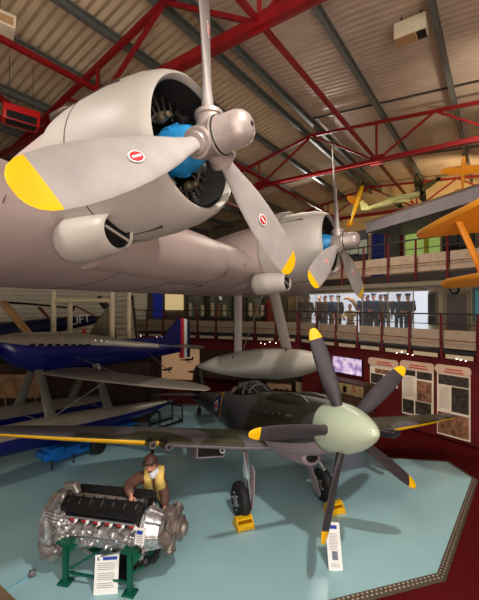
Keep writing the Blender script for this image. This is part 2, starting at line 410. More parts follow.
# ---- photo panels on the dark red wall
def panel(label, px0, px1, yt0, yb, seed, kind):
    t0, t1 = GRt(px0), GRt(px1); rn = random.Random(seed); w = t1-t0
    d = GR((t0+t1)/2, 0, 0).y
    zt = EYE-(yt0-CY)/F*d; zb = EYE-(yb-CY)/F*d
    r = thing('photo_panel', label, 'panel', GR((t0+t1)/2, .1, zb))
    b = MB(); b.prism([GR(t0, .06, zb), GR(t1, .06, zb), GR(t1, .06, zt-.14), GR(t0, .06, zt-.14)], GB*.05); b.build('board', m_poster, r)
    # rounded heading
    c0, c1 = t0-.06*w, t1+.04*w; h = .26; pts = []
    for (tc, s) in ((c1-.1, 1), (c0+.1, -1)):
        for k in range(9):
            a = R(-90+22.5*k) if s > 0 else R(90+22.5*k)
            pts.append(GR(tc+math.cos(a)*.1, .03, zt-h/2+math.sin(a)*h/2))
    b = MB(); b.prism(pts, GB*.05); b.build('heading', mat('heading_card', (218, 186, 160), .6, 0, .05, 4), r)
    b = MB()
    for k, (f0, f1) in enumerate(((.3, .8), (.25, .85))): b.prism([GR(t0+w*f0, .022, zt-.1-.08*k), GR(t0+w*f1, .022, zt-.1-.08*k), GR(t0+w*f1, .022, zt-.13-.08*k), GR(t0+w*f0, .022, zt-.13-.08*k)], GB*.01)
    b.build('heading_text', m_decalred, r)
    H = zt-.3-zb
    def ph(f0, f1, g0, g1, m):
        b = MB(); b.prism([GR(t0+w*f0, .05, zb+H*g0), GR(t0+w*f1, .05, zb+H*g0), GR(t0+w*f1, .05, zb+H*g1), GR(t0+w*f0, .05, zb+H*g1)], GB*.012); b.build('photograph', m, r)
    def txt(f0, f1, g0, g1):
        b = MB(); n = max(3, int((g1-g0)*H/.035))
        for k in range(n):
            z = zb+H*(g0+(g1-g0)*(k+.5)/n); e = f1-rn.random()*.08
            b.prism([GR(t0+w*f0, .055, z), GR(t0+w*e, .055, z), GR(t0+w*e, .055, z+.01), GR(t0+w*f0, .055, z+.01)], GB*.008)
        b.build('text_block', m_text, r)
    if kind == 0:
        ph(.04, .5, .08, .6, m_photo); ph(.54, .96, .05, .55, m_photo); ph(.2, .8, .66, .9, m_photo2)
    elif kind == 1:
        ph(.5, .97, .84, 1, m_photo); ph(.03, .45, .88, 1, m_photo); txt(.06, .44, .4, .84); ph(.5, .96, .36, .8, m_photo2); ph(.03, .4, .04, .34, m_photo); ph(.45, .95, .06, .34, m_photo)
    else:
        ph(.05, .97, .84, 1, m_photo); txt(.08, .42, .44, .8); ph(.46, .97, .42, .82, m_photo); ph(.03, .97, .03, .38, m_photo2)
panel('short cream photo panel leftmost of three on the dark red wall', 369, 396, 359, 386, 1, 0)
panel('middle cream photo panel on red wall, between blade tip and right panel', 401, 432, 362, 417, 2, 1)
panel('tall cream photo panel farthest right on the dark red wall', 436, 469, 366, 438, 3, 2)

# tv screen
b = MB(); t0, t1 = GRt(331, -.05), GRt(361, -.05)
d = GR((t0+t1)/2, 0, 0).y
tv = thing('wall_screen', 'bright pinkish wall screen left of the photo panels', 'screen', GR((t0+t1)/2, 0, 1.6))
zt, zb = EYE-(357-CY)/F*d, EYE-(374.5-CY)/F*d
b.prism([GR(t0, .03, zb), GR(t1, .03, zb), GR(t1, .03, zt), GR(t0, .03, zt)], GB*.06); b.build('casing', m_black, tv)
b = MB(); b.prism([GR(t0+.03, .018, zb+.03), GR(t1-.03, .018, zb+.03), GR(t1-.03, .018, zt-.03), GR(t0+.03, .018, zt-.03)], GB*.008)
mtv = mat('screen_picture', (190, 160, 215), .4, 0, .75, 5, emit=0); bsn = mtv.node_tree.nodes['Principled BSDF']
rmp = [n for n in mtv.node_tree.nodes if n.type == 'VALTORGB'][0]; rmp.color_ramp.elements[0].color = rgb(120, 80, 160); rmp.color_ramp.elements[1].color = rgb(235, 220, 240)
mtv.node_tree.links.new(rmp.outputs['Color'], bsn.inputs['Emission Color']); bsn.inputs['Emission Strength'].default_value = .7
b.build('display', mtv, tv)

# ---- lit showcase (back wall, glass, mullions)
tA, tB = GRt(296, 1.5), GRt(414, 1.5)
sc = thing('uniform_showcase', 'long brightly lit white glass showcase holding uniformed figures', 'showcase', GR((tA+tB)/2, 1.9, Z1))
b = MB(); b.prism([GR(tA, 2.45, Z1+.1), GR(tB, 2.45, Z1+.1), GR(tB, 2.45, Z1+1.9), GR(tA, 2.45, Z1+1.9)], GB*.05); b.build('back_panel', m_caseback, sc)
b = MB(); b.prism([GR(tA, 1.45, Z1), GR(tB, 1.45, Z1), GR(tB, 2.5, Z1), GR(tA, 2.5, Z1)], (0, 0, .1)); b.build('base', m_cream, sc)
b = MB(); b.prism([GR(tA, 1.45, Z1+1.88), GR(tB, 1.45, Z1+1.88), GR(tB, 2.5, Z1+1.88), GR(tA, 2.5, Z1+1.88)], (0, 0, .08)); b.build('top', m_cream, sc)
b = MB(); b.prism([GR(tA, 1.46, Z1+.1), GR(tB, 1.46, Z1+.1), GR(tB, 1.46, Z1+1.88), GR(tA, 1.46, Z1+1.88)], GB*.008); b.build('front_glass', m_glass, sc)
for px in (297, 316, 338, 362.5, 388, 413.5):
    t = GRt(px, 1.45); b = MB(); b.bar(GR(t, 1.45, Z1+.1), GR(t, 1.45, Z1+1.88), .03, .03); b.build('mullion', m_cream, sc)

# ---- people --------------------------------------------------------------------
def skin_mesh(nodes, edges, root=0, sub=1):
    me = bpy.data.meshes.new('tmp'); me.from_pydata([n[0] for n in nodes], edges, [])
    o = bpy.data.objects.new('tmp', me); C.objects.link(o)
    mo = o.modifiers.new('s', 'SKIN'); mo.use_smooth_shade = True
    if sub:
        ms = o.modifiers.new('u', 'SUBSURF'); ms.levels = sub; ms.render_levels = sub
    for i, n in enumerate(nodes):
        r = n[1] if isinstance(n[1], tuple) else (n[1], n[1]); me.skin_vertices[0].data[i].radius = r
        me.skin_vertices[0].data[i].use_root = (i == root)
    bpy.context.view_layer.update()
    dg = bpy.context.evaluated_depsgraph_get()
    out = bpy.data.meshes.new_from_object(o.evaluated_get(dg))
    bpy.data.objects.remove(o); return out
def head_into(b, c, fwd, up, s, mi=0):
    """a head with brow, nose, mouth, chin, ears; c = centre of the skull"""
    fwd = fwd.normalized(); up = (up-fwd*up.dot(fwd)).normalized(); sd = up.cross(fwd)
    def W(f, l, u): return c+fwd*f*s+sd*l*s+up*u*s
    prof = [(-.125, .02, .012), (-.115, .05, .045), (-.09, .062, .06), (-.05, .073, .072), (0, .088, .078), (.05, .094, .08), (.09, .078, .066), (.115, .045, .04), (.122, .01, .01)]
    rings = []
    for u, fr, lr in prof:
        ring = []
        for j in range(16):
            a = 2*math.pi*j/16; f = math.cos(a)*fr+(.012 if u < -.04 else 0); l = math.sin(a)*lr
            if j in (0, 1, 15) and -.1 < u < .03: f += .004
            ring.append(W(f, l, u))
        rings.append(ring)
    b.loft(rings, mi=mi)
    b.loft([[W(.085, -.005, .025), W(.085, .005, .025), W(.08, .005, .02), W(.08, -.005, .02)], [W(.108, -.012, -.02), W(.108, .012, -.02), W(.085, .016, -.035), W(.085, -.016, -.035)]], mi=mi)
    for l in (-1, 1):
        b.ball(W(.0, l*.08, -.005), (.016*s, .016*s, .028*s), 5, mi=mi)
        b.ball(W(.078, l*.032, .015), .011*s, 5, mi=2)
    b.box(W(.082, 0, -.06), (.012*s, .045*s, .01*s), M((fwd, sd, up)).transposed(), mi=3)
def hand_into(b, wrist, d, palm_n, s, side=1, curl=.6, mi=0):
    d = d.normalized(); palm_n = (palm_n-d*palm_n.dot(d)).normalized(); sd = d.cross(palm_n)*side
    b.tube([wrist-d*.03*s, wrist+d*.03*s, wrist+d*.075*s, wrist+d*.1*s], [.026*s, .036*s, .042*s, .034*s], 8, mi=mi, sq=.6)
    for k, L in enumerate((.075, .085, .08, .062)):
        o = wrist+d*.092*s+sd*(k-1.5)*.021*s; p = [o]; dd = d.copy()
        for q, f in enumerate((.45, .32, .25)):
            dd = (dd+palm_n*curl*(.35+.2*q)).normalized(); p.append(p[-1]+dd*L*f*s)
        b.tube(p, [.0105*s, .0098*s, .009*s, .006*s], 6, mi=mi)
    o = wrist+d*.03*s-sd*.034*s; t1 = (d*.7-sd*.7+palm_n*.2).normalized(); t2 = (d+palm_n*.3-sd*.1).normalized()
    b.tube([o, o+t1*.04*s, o+t1*.04*s+t2*.045*s], [.014*s, .012*s, .008*s], 6, mi=mi)
m_eye = mat('eye_dark', (36, 28, 26), .3); m_lip = mat('lip', (160, 92, 84), .5)
def person(label, group, J, s, look, jm, tm, shoe, hat=None, hatm=None, vest=None, face_extra=None, up=V((0, 0, 1)), sub=1, skin=None, fat=1.0, hs=1.0):
    r = thing('person', label, 'person', J['base'], group)
    sk = skin or m_skin
    g = lambda k: V(J[k])
    # body, one continuous surface from head to hands and feet
    N = [(g('pelvis'), (.13*s, .1*s)), (g('waist'), (.115*s, .09*s)), (g('chest'), (.14*s, .1*s)), (g('neck0'), (.07*s, .06*s)), (g('neck'), .05*s), (g('head')-(g('head')-g('neck'))*.3, .05*s)]
    E_ = [(0, 1), (1, 2), (2, 3), (3, 4), (4, 5)]
    for sd in 'LR':
        i = len(N); N += [(g('sh'+sd), .055*s), (g('el'+sd), .042*s), (g('wr'+sd), .028*s)]; E_ += [(2, i), (i, i+1), (i+1, i+2)]
    for sd in 'LR':
        i = len(N); N += [(g('hip'+sd), .085*s), (g('kn'+sd), .058*s), (g('an'+sd), .04*s), (g('toe'+sd), .035*s)]; E_ += [(0, i), (i, i+1), (i+1, i+2), (i+2, i+3)]
    b = MB(); b.mesh(skin_mesh(N, E_, 0, sub))
    head_into(b, g('head'), look, up, s*hs)
    for sd, q in (('L', 1), ('R', -1)):
        d = g('wr'+sd)-g('el'+sd); d = V(J['hd'+sd]) if 'hd'+sd in J else d
        pn = V(J['pn'+sd]) if 'pn'+sd in J else (g('chest')-g('wr'+sd))
        hand_into(b, g('wr'+sd)+d.normalized()*.02*s, d, pn, s, q)
    body = b.build('body', [sk, sk, m_eye, m_lip], r)
    # jacket
    N = [(g('pelvis')+V((0, 0, -.02*s)), (.155*s, .125*s)), (g('waist'), (.14*s, .115*s)), (g('chest'), (.165*s, .125*s)), (g('neck0'), (.085*s, .075*s))]
    E_ = [(0, 1), (1, 2), (2, 3)]
    for sd in 'LR':
        i = len(N); N += [(g('sh'+sd), .08*s*fat), (g('el'+sd), .066*s*fat), (g('wr'+sd), .05*s*fat)]; E_ += [(2, i), (i, i+1), (i+1, i+2)]
    b = MB(); b.mesh(skin_mesh(N, E_, 0, sub)); b.build('jacket', jm, r)
    N = [(g('pelvis'), (.14*s, .115*s))]; E_ = []
    for sd in 'LR':
        i = len(N); N += [(g('hip'+sd), .1*s), (g('kn'+sd), .075*s), (g('an'+sd), .062*s)]; E_ += [(0, i), (i, i+1), (i+1, i+2)]
    b = MB(); b.mesh(skin_mesh(N, E_, 0, sub)); b.build('trousers', tm, r)
    for sd in 'LR':
        a, t = g('an'+sd), g('toe'+sd)
        b = MB(); b.tube([a+V((0, 0, .05*s)), a+V((0, 0, -.01)), (a+t)/2+V((0, 0, -.0)), t], [.05*s, .055*s, .052*s, .036*s], 8); b.build('shoe', shoe, r)
    return r, body
def standing(base, ang, s, arms=0):
    f = V((math.cos(ang), math.sin(ang), 0)); l = V((-f.y, f.x, 0)); base = V(base)
    W = lambda a, b_, c: base+f*a*s+l*b_*s+V((0, 0, c*s))
    J = dict(base=base, pelvis=W(0, 0, .95), waist=W(0, 0, 1.1), chest=W(0, 0, 1.32), neck0=W(0, 0, 1.47), neck=W(.01, 0, 1.53), head=W(.03, 0, 1.66))
    for k, q in (('L', 1), ('R', -1)):
        J['sh'+k] = W(0, q*.2, 1.41)
        if arms == 0: J['el'+k] = W(-.02, q*.26, 1.13); J['wr'+k] = W(.06, q*.26, .9)
        elif arms == 1: J['el'+k] = W(-.02, q*.28, 1.14); J['wr'+k] = W(.2, q*.06, 1.08)
        else: J['el'+k] = W(.1, q*.25, 1.18); J['wr'+k] = W(.28, q*.12, 1.3)
        J['hip'+k] = W(0, q*.09, .88); J['kn'+k] = W(.02, q*.1, .49); J['an'+k] = W(0, q*.11, .09); J['toe'+k] = W(.17, q*.13, .045)
    return J, f
def cap(r, J, look, s, m, band, style):
    c = J['head']+V((0, 0, .06*s)); b = MB(); f = look.normalized(); sd = V((-f.y, f.x, 0)); rot = M((f, sd, V((0, 0, 1)))).transposed()
    if style == 0:      # peaked cap
        b.lathe(c, (0, 0, 1), [(-.01*s, .092*s), (.03*s, .094*s), (.06*s, .13*s), (.075*s, .125*s), (.085*s, .02*s)], 20)
        b.box(c+f*.115*s+V((0, 0, -.012*s)), (.08*s, .13*s, .01*s), rot, 1, bev=.003)
    elif style == 1:    # side cap
        b.loft([[c+f*(.12*s*math.cos(a))+sd*(w*s*math.sin(a))+V((0, 0, z*s)) for a in [2*math.pi*k/14 for k in range(14)]] for w, z in ((.088, -.005), (.085, .04), (.03, .085))])
    else:               # hair
        b.ball(c+V((0, 0, -.0))-f*.015*s, (.092*s, .085*s, .075*s), 8, rot=rot)
    b.build('cap' if style < 2 else 'hair', [m, band], r)
cl = {k: mat('cloth_'+k, c, .85, 0, .12, 12) for k, c in dict(navy=(22, 28, 58), blue=(44, 54, 96), black=(20, 18, 22), khaki=(132, 108, 62), brown=(100, 62, 34), grey=(78, 76, 78), olive=(98, 88, 44)).items()}
spec = [(302, 'brown', 'olive', 2, 0, 'mannequin in a rust brown coat leftmost in the lit showcase'),
        (309, 'olive', 'khaki', 2, 0, 'mannequin in an olive coat second from the left in the showcase'),
        (320, 'brown', 'black', 2, 0, 'bare-headed mannequin in brown jacket between the first showcase bars'),
        (325.5, 'khaki', 'grey', 2, 1, 'mannequin in tan jacket just right of the bare-headed brown one'),
        (332, 'blue', 'khaki', 1, 0, 'mannequin in blue side cap left of the black uniform'),
        (339, 'black', 'black', 0, 0, 'mannequin in a black uniform and peaked cap left of the yellow vest'),
        (363, 'blue', 'blue', 0, 1, 'mannequin in blue uniform behind the far propeller blade tip'),
        (368, 'navy', 'navy', 2, 0, 'hatless mannequin in navy crowded behind the blue uniform'),
        (374, 'blue', 'navy', 0, 1, 'mannequin in blue tunic with folded arms, centre of the right showcase half'),
        (381, 'navy', 'black', 2, 1, 'hatless navy mannequin left of the pale-shirted figure'),
        (386, 'grey', 'grey', 0, 0, 'mannequin in grey greatcoat and cap beside the navy pair'),
        (399, 'blue', 'navy', 0, 0, 'broad mannequin in air-force blue second from the right end'),
        (408.5, 'navy', 'navy', 0, 1, 'mannequin in dark navy tunic and cap at the right end')]
for i, (px, jc, tc_, st, arms, lab) in enumerate(spec):
    bk = (1.72, 2.12)[i % 2]
    base = GR(GRt(px, bk), bk, Z1+.1); ang = math.atan2(-GB.y, -GB.x)+random.uniform(-.3, .3); s = random.uniform(.97, 1.0)*.96
    J, f = standing(base, ang, s, arms)
    r, _ = person(lab, 'uniformed mannequins', J, s, f, cl[jc], cl[tc_], m_black, fat=1.3)
    cap(r, J, f, s, cl[jc] if st < 2 else m_helmet, m_black, st)
# kneeling figure in a yellow life vest (seated in a dinghy display)
bk = 1.85; base = GR(GRt(350.5, bk), bk, Z1+.1); ang = math.atan2(-GB.y, -GB.x)+.5; s = .95
f = V((math.cos(ang), math.sin(ang), 0)); l = V((-f.y, f.x, 0)); W = lambda a, b_, c: base+f*a*s+l*b_*s+V((0, 0, c*s))
J = dict(base=base, pelvis=W(0, 0, .5), waist=W(.03, 0, .66), chest=W(.08, 0, .9), neck0=W(.12, 0, 1.04), neck=W(.14, 0, 1.1), head=W(.17, 0, 1.23),
         shL=W(.1, .2, .98), elL=W(.3, .25, .82), wrL=W(.42, .1, .95), shR=W(.1, -.2, .98), elR=W(.25, -.28, .75), wrR=W(.45, -.2, .7),
         hipL=W(0, .1, .45), knL=W(.38, .14, .5), anL=W(.32, .14, .09), toeL=W(.46, .15, .05), hipR=W(0, -.1, .45), knR=W(.3, -.12, .12), anR=W(-.05, -.12, .1), toeR=W(-.18, -.12, .05))
r, _ = person('crouching mannequin in a yellow life vest among the standing uniforms', 'uniformed mannequins', J, s, f, m_vest, cl['khaki'], m_black)
cap(r, J, f, s, m_helmet, m_black, 2)
b = MB(); c0 = GR(GRt(352, 1.7), 1.7, Z1+1.45); b.tube([GR(GRt(344, 1.7), 1.7, Z1+1.62), GR(GRt(348, 1.7), 1.7, Z1+1.66), GR(GRt(353, 1.7), 1.7, Z1+1.52), GR(GRt(356, 1.7), 1.7, Z1+1.3), GR(GRt(357, 1.7), 1.7, Z1+1.12)], [.04, .07, .09, .08, .05], 8)
b.bar(GR(GRt(357, 1.7), 1.7, Z1+.1), GR(GRt(357, 1.7), 1.7, Z1+1.15), .03, .03)
tag(b.build('propeller_blade', m_tan), 'curved tan wooden blade over the crouching yellow-vested mannequin', 'propeller')

# ---- lower gallery : window, door, clock right of the showcase
def grbox(px0, px1, y0, y1, bk, m, name, parent=None, th=.06):
    t0, t1 = GRt(px0, bk), GRt(px1, bk); d0 = GR((t0+t1)/2, bk, 0).y
    za, zb = EYE-(y0-CY)/F*d0, max(.01, EYE-(y1-CY)/F*d0)
    b = MB(); b.prism([GR(t0, bk, zb), GR(t1, bk, zb), GR(t1, bk, za), GR(t0, bk, za)], GB*th); return b.build(name, m, parent, smooth=0)
def glbox(px0, px1, y0, y1, bk, m, name, parent=None, th=.06):
    t0, t1 = GLt(px0, bk), GLt(px1, bk); d0 = GL((t0+t1)/2, bk, 0).y
    za, zb = EYE-(y0-CY)/F*d0, max(.01, EYE-(y1-CY)/F*d0)
    b = MB(); b.prism([GL(t0, bk, zb), GL(t1, bk, zb), GL(t1, bk, za), GL(t0, bk, za)], LB*th); return b.build(name, m, parent, smooth=0)
m_dimgrey = mat('dim_grey_glass', (92, 92, 86), .3, 0, .2, 3)
w = struct(grbox(416, 437, 292, 325, 2.5, mat('window_frame_grey', (150, 140, 126), .6), 'window_1', th=.09))
grbox(418, 435, 294, 314, 2.47, m_dimgrey, 'pane', w, .02); grbox(418, 435, 316, 324, 2.47, m_dimgrey, 'pane', w, .02)
d = struct(grbox(444, 469, 291, 341, 2.5, mat('door_frame_cream', (176, 158, 134), .6), 'door_1', th=.09))
grbox(447, 466, 294, 341, 2.46, mat('door_leaf_grey', (128, 120, 116), .55), 'door_leaf', d, .04)
grbox(463, 464.5, 318, 320, 2.42, m_steel, 'door_handle', d, .04)
w = struct(grbox(473, 495, 288, 322, 2.5, mat('window_frame_teal', (96, 140, 146), .6), 'window_2', th=.09))
grbox(475, 493, 290, 321, 2.47, mat('teal_glass', (110, 170, 180), .3, emit=.1), 'pane', w, .02)
ckp = U(455, 289.5, 12.4); ck_ = thing('wall_clock', 'round dark wall clock above the grey gallery door', 'clock', ckp)
b = MB(); b.lathe(ckp, -GB, [(0, .16), (.05, .16), (.06, .14)], 24); b.build('case', m_black, ck_)
b = MB(); b.lathe(ckp-GB*.06, -GB, [(0, .1), (.01, .1)], 24); b.build('dial', mat('dial_grey', (150, 140, 130), .5), ck_)
b = MB(); b.bar(ckp+V((0, 0, .15)), V((ckp.x, ckp.y, Z2-.37)), .02, .02); b.build('hanger', m_black, ck_)

# ---- upper gallery back : blue curtain, doors, green-lit window
b = MB(); t0, t1 = GRt(370, 1.6), GRt(382.5, 1.6); rows = []
for i in range(25):
    t = t0+(t1-t0)*i/24; rows.append([GR(t, 1.7+.03*math.sin(i*1.6), Z2+.02), GR(t, 1.7+.03*math.sin(i*1.6), 6.95)])
b.loft(rows, False, closed=False); tag(b.build('blue_curtain', mat('curtain_blue', (18, 38, 110), .8)), 'tall blue curtain on the upper gallery beneath the grey fascia', 'curtain')
d = struct(grbox(385, 402, 233, 266, 1.82, m_darkred, 'door_2', th=.06)); grbox(387.5, 399.5, 235.5, 264, 1.79, m_dimgrey, 'door_pane', d, .03)
w = struct(grbox(404, 441, 224, 258, 1.82, m_cream, 'window_3', th=.06)); grbox(405.5, 439.5, 232, 256, 1.79, mat('green_lit_glass', (178, 206, 110), .4, 0, .25, 2, emit=.35), 'pane', w, .03)
b_ = grbox(405.5, 439.5, 226, 231, 1.79, mat('cream_blind', (226, 206, 160), .6, emit=.12), 'blind', w, .03)
grbox(424, 428, 232, 270, 1.5, mat('yellow_post', (198, 190, 40), .6), 'yellow_door_edge', w, .05)
w = struct(grbox(443, 474, 226, 262, 1.82, m_slab, 'window_4', th=.06)); grbox(444, 457, 228, 246, 1.79, m_dimgrey, 'pane', w, .03); grbox(459, 473, 228, 246, 1.79, m_dimgrey, 'pane', w, .03)
w = struct(grbox(340, 367, 232, 268, 1.82, m_slab, 'window_5', th=.06))
for k in range(3): grbox(341+9*k, 349+9*k, 240, 254, 1.79, mat('pale_case', (150, 160, 140), .4, emit=.1), 'pane', w, .03)

# ---- left gallery : lit window, blue banner, display cases
w = struct(glbox(165, 183, 292, 311, 2.1, mat('lit_cream', (236, 208, 150), .6, 0, .06, 2, emit=.5), 'window_6'))
tag(glbox(153, 162, 292, 318, 2.0, mat('banner_blue', (30, 44, 150), .6, 0, .25, 3, emit=.15), 'wall_banner'), 'narrow blue banner on the back gallery left of the lit cream window', 'banner')
for k, (a_, c_, lab) in enumerate(((186, 205, 'dim glazed case on the back gallery right of the lit cream window'), (208, 233, 'dim glazed case on the back gallery above the pale float nose'), (246, 263, 'dim glazed case on back gallery between the two float struts'))):
    r = thing('display_case', lab, 'case', GL(GLt((a_+c_)/2, 1.9), 1.9, Z1))
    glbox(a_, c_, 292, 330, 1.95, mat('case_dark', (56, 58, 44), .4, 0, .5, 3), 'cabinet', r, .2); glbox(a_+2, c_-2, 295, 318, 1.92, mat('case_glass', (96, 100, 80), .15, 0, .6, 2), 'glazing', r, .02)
    for q in range(3): glbox(a_+3+q*6, a_+6+q*6, 303+q, 316, 1.9, m_photo2 if q % 2 else m_cream, 'exhibit', r, .02)
b = MB(); tt = GLt(270, 1.7); b.tube([GL(tt, 1.7, Z1), GL(tt, 1.7, Z1+.9), GL(tt, 1.7, Z1+1.4), GL(tt, 1.7, Z1+1.65)], [.3, .22, .25, .06], 12)
tag(b.build('draped_gown', mat('gown_rust', (112, 40, 26), .8)), 'rust red draped costume on the back gallery left of the showcase', 'costume')
b = MB(); tt = GLt(221, .6); p = U(219, 295, 16.5); b.bar(p, p+V((.1, -.05, -.22)), .09, .09); b.bar(p, p+V((0, 0, .8)), .02, .02)
tag(b.build('spot_lamp', m_white), 'small white spot lamp hanging above the back gallery railing', 'lamp')

# ground floor below left gallery : cabinets and a cream exhibit board
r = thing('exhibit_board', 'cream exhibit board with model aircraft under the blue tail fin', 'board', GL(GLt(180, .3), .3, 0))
glbox(152, 199, 346, 393, .3, mat('board_peach', (214, 170, 128), .7, 0, .12, 2, emit=.28), 'board', r, .05)  # board glows a little in place of light falling on it
for k, (x, y, s_) in enumerate(((187, 360, .55), (166, 370, .5), (160, 383, .6), (180, 384, .6), (192, 372, .4))):
    p = U(x, y, 16.7); b = MB(); b.tube([p+V((-s_*.5, 0, 0)), p+V((s_*.1, 0, .02)), p+V((s_*.5, 0, .02))], [.02, .05, .03], 8); b.bar(p+V((0, -.1, -.02)), p+V((.15, .02, .12*(1 if k % 2 else -1))), .1, .02); b.bar(p+V((s_*.42, 0, .02)), p+V((s_*.5, 0, .14)), .02, .08)
    b.build('model_aircraft', m_black, r)
def cabinet(px0, px1, y0, y1, bk, lab, n):
    r = thing('glass_cabinet', lab, 'cabinet', GL(GLt((px0+px1)/2, bk), bk, 0))
    glbox(px0, px1, y0, y1, bk+.3, mat('cabinet_wood', (74, 52, 40), .6, 0, .2, 4), 'carcass', r, .3)
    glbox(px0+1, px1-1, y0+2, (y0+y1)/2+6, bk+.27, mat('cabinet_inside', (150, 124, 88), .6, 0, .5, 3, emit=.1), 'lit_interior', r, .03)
    rn = random.Random(px0)
    for q in range(n):
        x = px0+2+(px1-px0-4)*(q+.3)/n; glbox(x, x+2.2, y0+5+rn.random()*3, (y0+y1)/2+5, bk+.22, random.choice([m_photo, m_cream, m_photo2, m_black]), 'exhibit', r, .04)
cabinet(238, 262, 382, 418, .9, 'low glass cabinet seen under the float, left of the canopy', 4)
cabinet(266, 292, 382, 416, 1.0, 'low glass cabinet under the middle of the pale float', 4)
cabinet(295, 322, 381, 414, .9, 'glass cabinet left of the upright propeller blade', 5)
def gcabinet(px0, px1, y0, y1, bk, lab):
    t0, t1 = GRt(px0, bk), GRt(px1, bk); r = thing('wall_display_case', lab, 'case', GR((t0+t1)/2, bk, 0))
    grbox(px0, px1, y0, y1, bk, mat('cabinet_wood', (74, 52, 40)), 'carcass', r, .6)
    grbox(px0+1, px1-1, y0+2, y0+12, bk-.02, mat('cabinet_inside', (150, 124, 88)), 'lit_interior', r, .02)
    for q in range(4):
        x = px0+3+(px1-px0-6)*q/4; grbox(x, x+3, y0+5, y0+11, bk-.05, (m_photo, m_cream, m_black, m_photo2)[q], 'exhibit', r, .03)
gcabinet(322, 364, 381, 418, -.65, 'long low display case under the bright wall screen')

# ------------------------------------------------------------------ FLYING BOAT
n_ = V((.84839986, -.52392493, .07563293)); H1 = V((-.25843645, 3.24948158, 1.45284275+EYE)); H2 = V((1.96066031, 7.33092022, 1.24460517+EYE))
FM = frame(H1, n_); FI = FM.inverted(); h2 = FI @ H2
boat = thing('flying_boat', 'huge pale flying boat wing with two propeller engines overhead', 'aircraft', mtx=FM)
def fb(name, b, m, parent=None, sm=38):
    return b.build(name, m, parent or boat, sm, local=True)
# wing
dz = h2.z/h2.y
secs = []
YS = [-4.5, -3, -1.6, -.9, 0, .9, 1.8, 2.8, 3.8, h2.y, 5.6, 6.6, 7.6, 8.5, 9.2, 9.7, 9.95]
for y in YS:
    f_ = (y+4.5)/14.5
    chord = 6.3-2.6*f_; le = -1.62-.06*(y)+(0)
    th = .235-.05*f_; z = dz*y-.36+.012*max(0, y)
    if y > 8.4:
        k = math.sqrt(max(.02, 1-((y-8.4)/1.58)**2)); le -= chord*(1-k)*.35; chord *= k
    secs.append([V((p.x, y, p.z)) for p in airfoil((le, 0, z), chord, th, 36, camber=.1)])
b = MB(); b.loft(secs); fb('wing', b, m_boat, sm=60)
def lower_z(x, y):
    f_ = (y+4.5)/14.5; chord = 6.3-2.6*f_; le = -1.62-.06*y; t = min(.99, max(.001, (le-x)/chord)); return dz*y-.36+.012*max(0, y)-naca(t)*(.235-.05*f_)*chord*.9
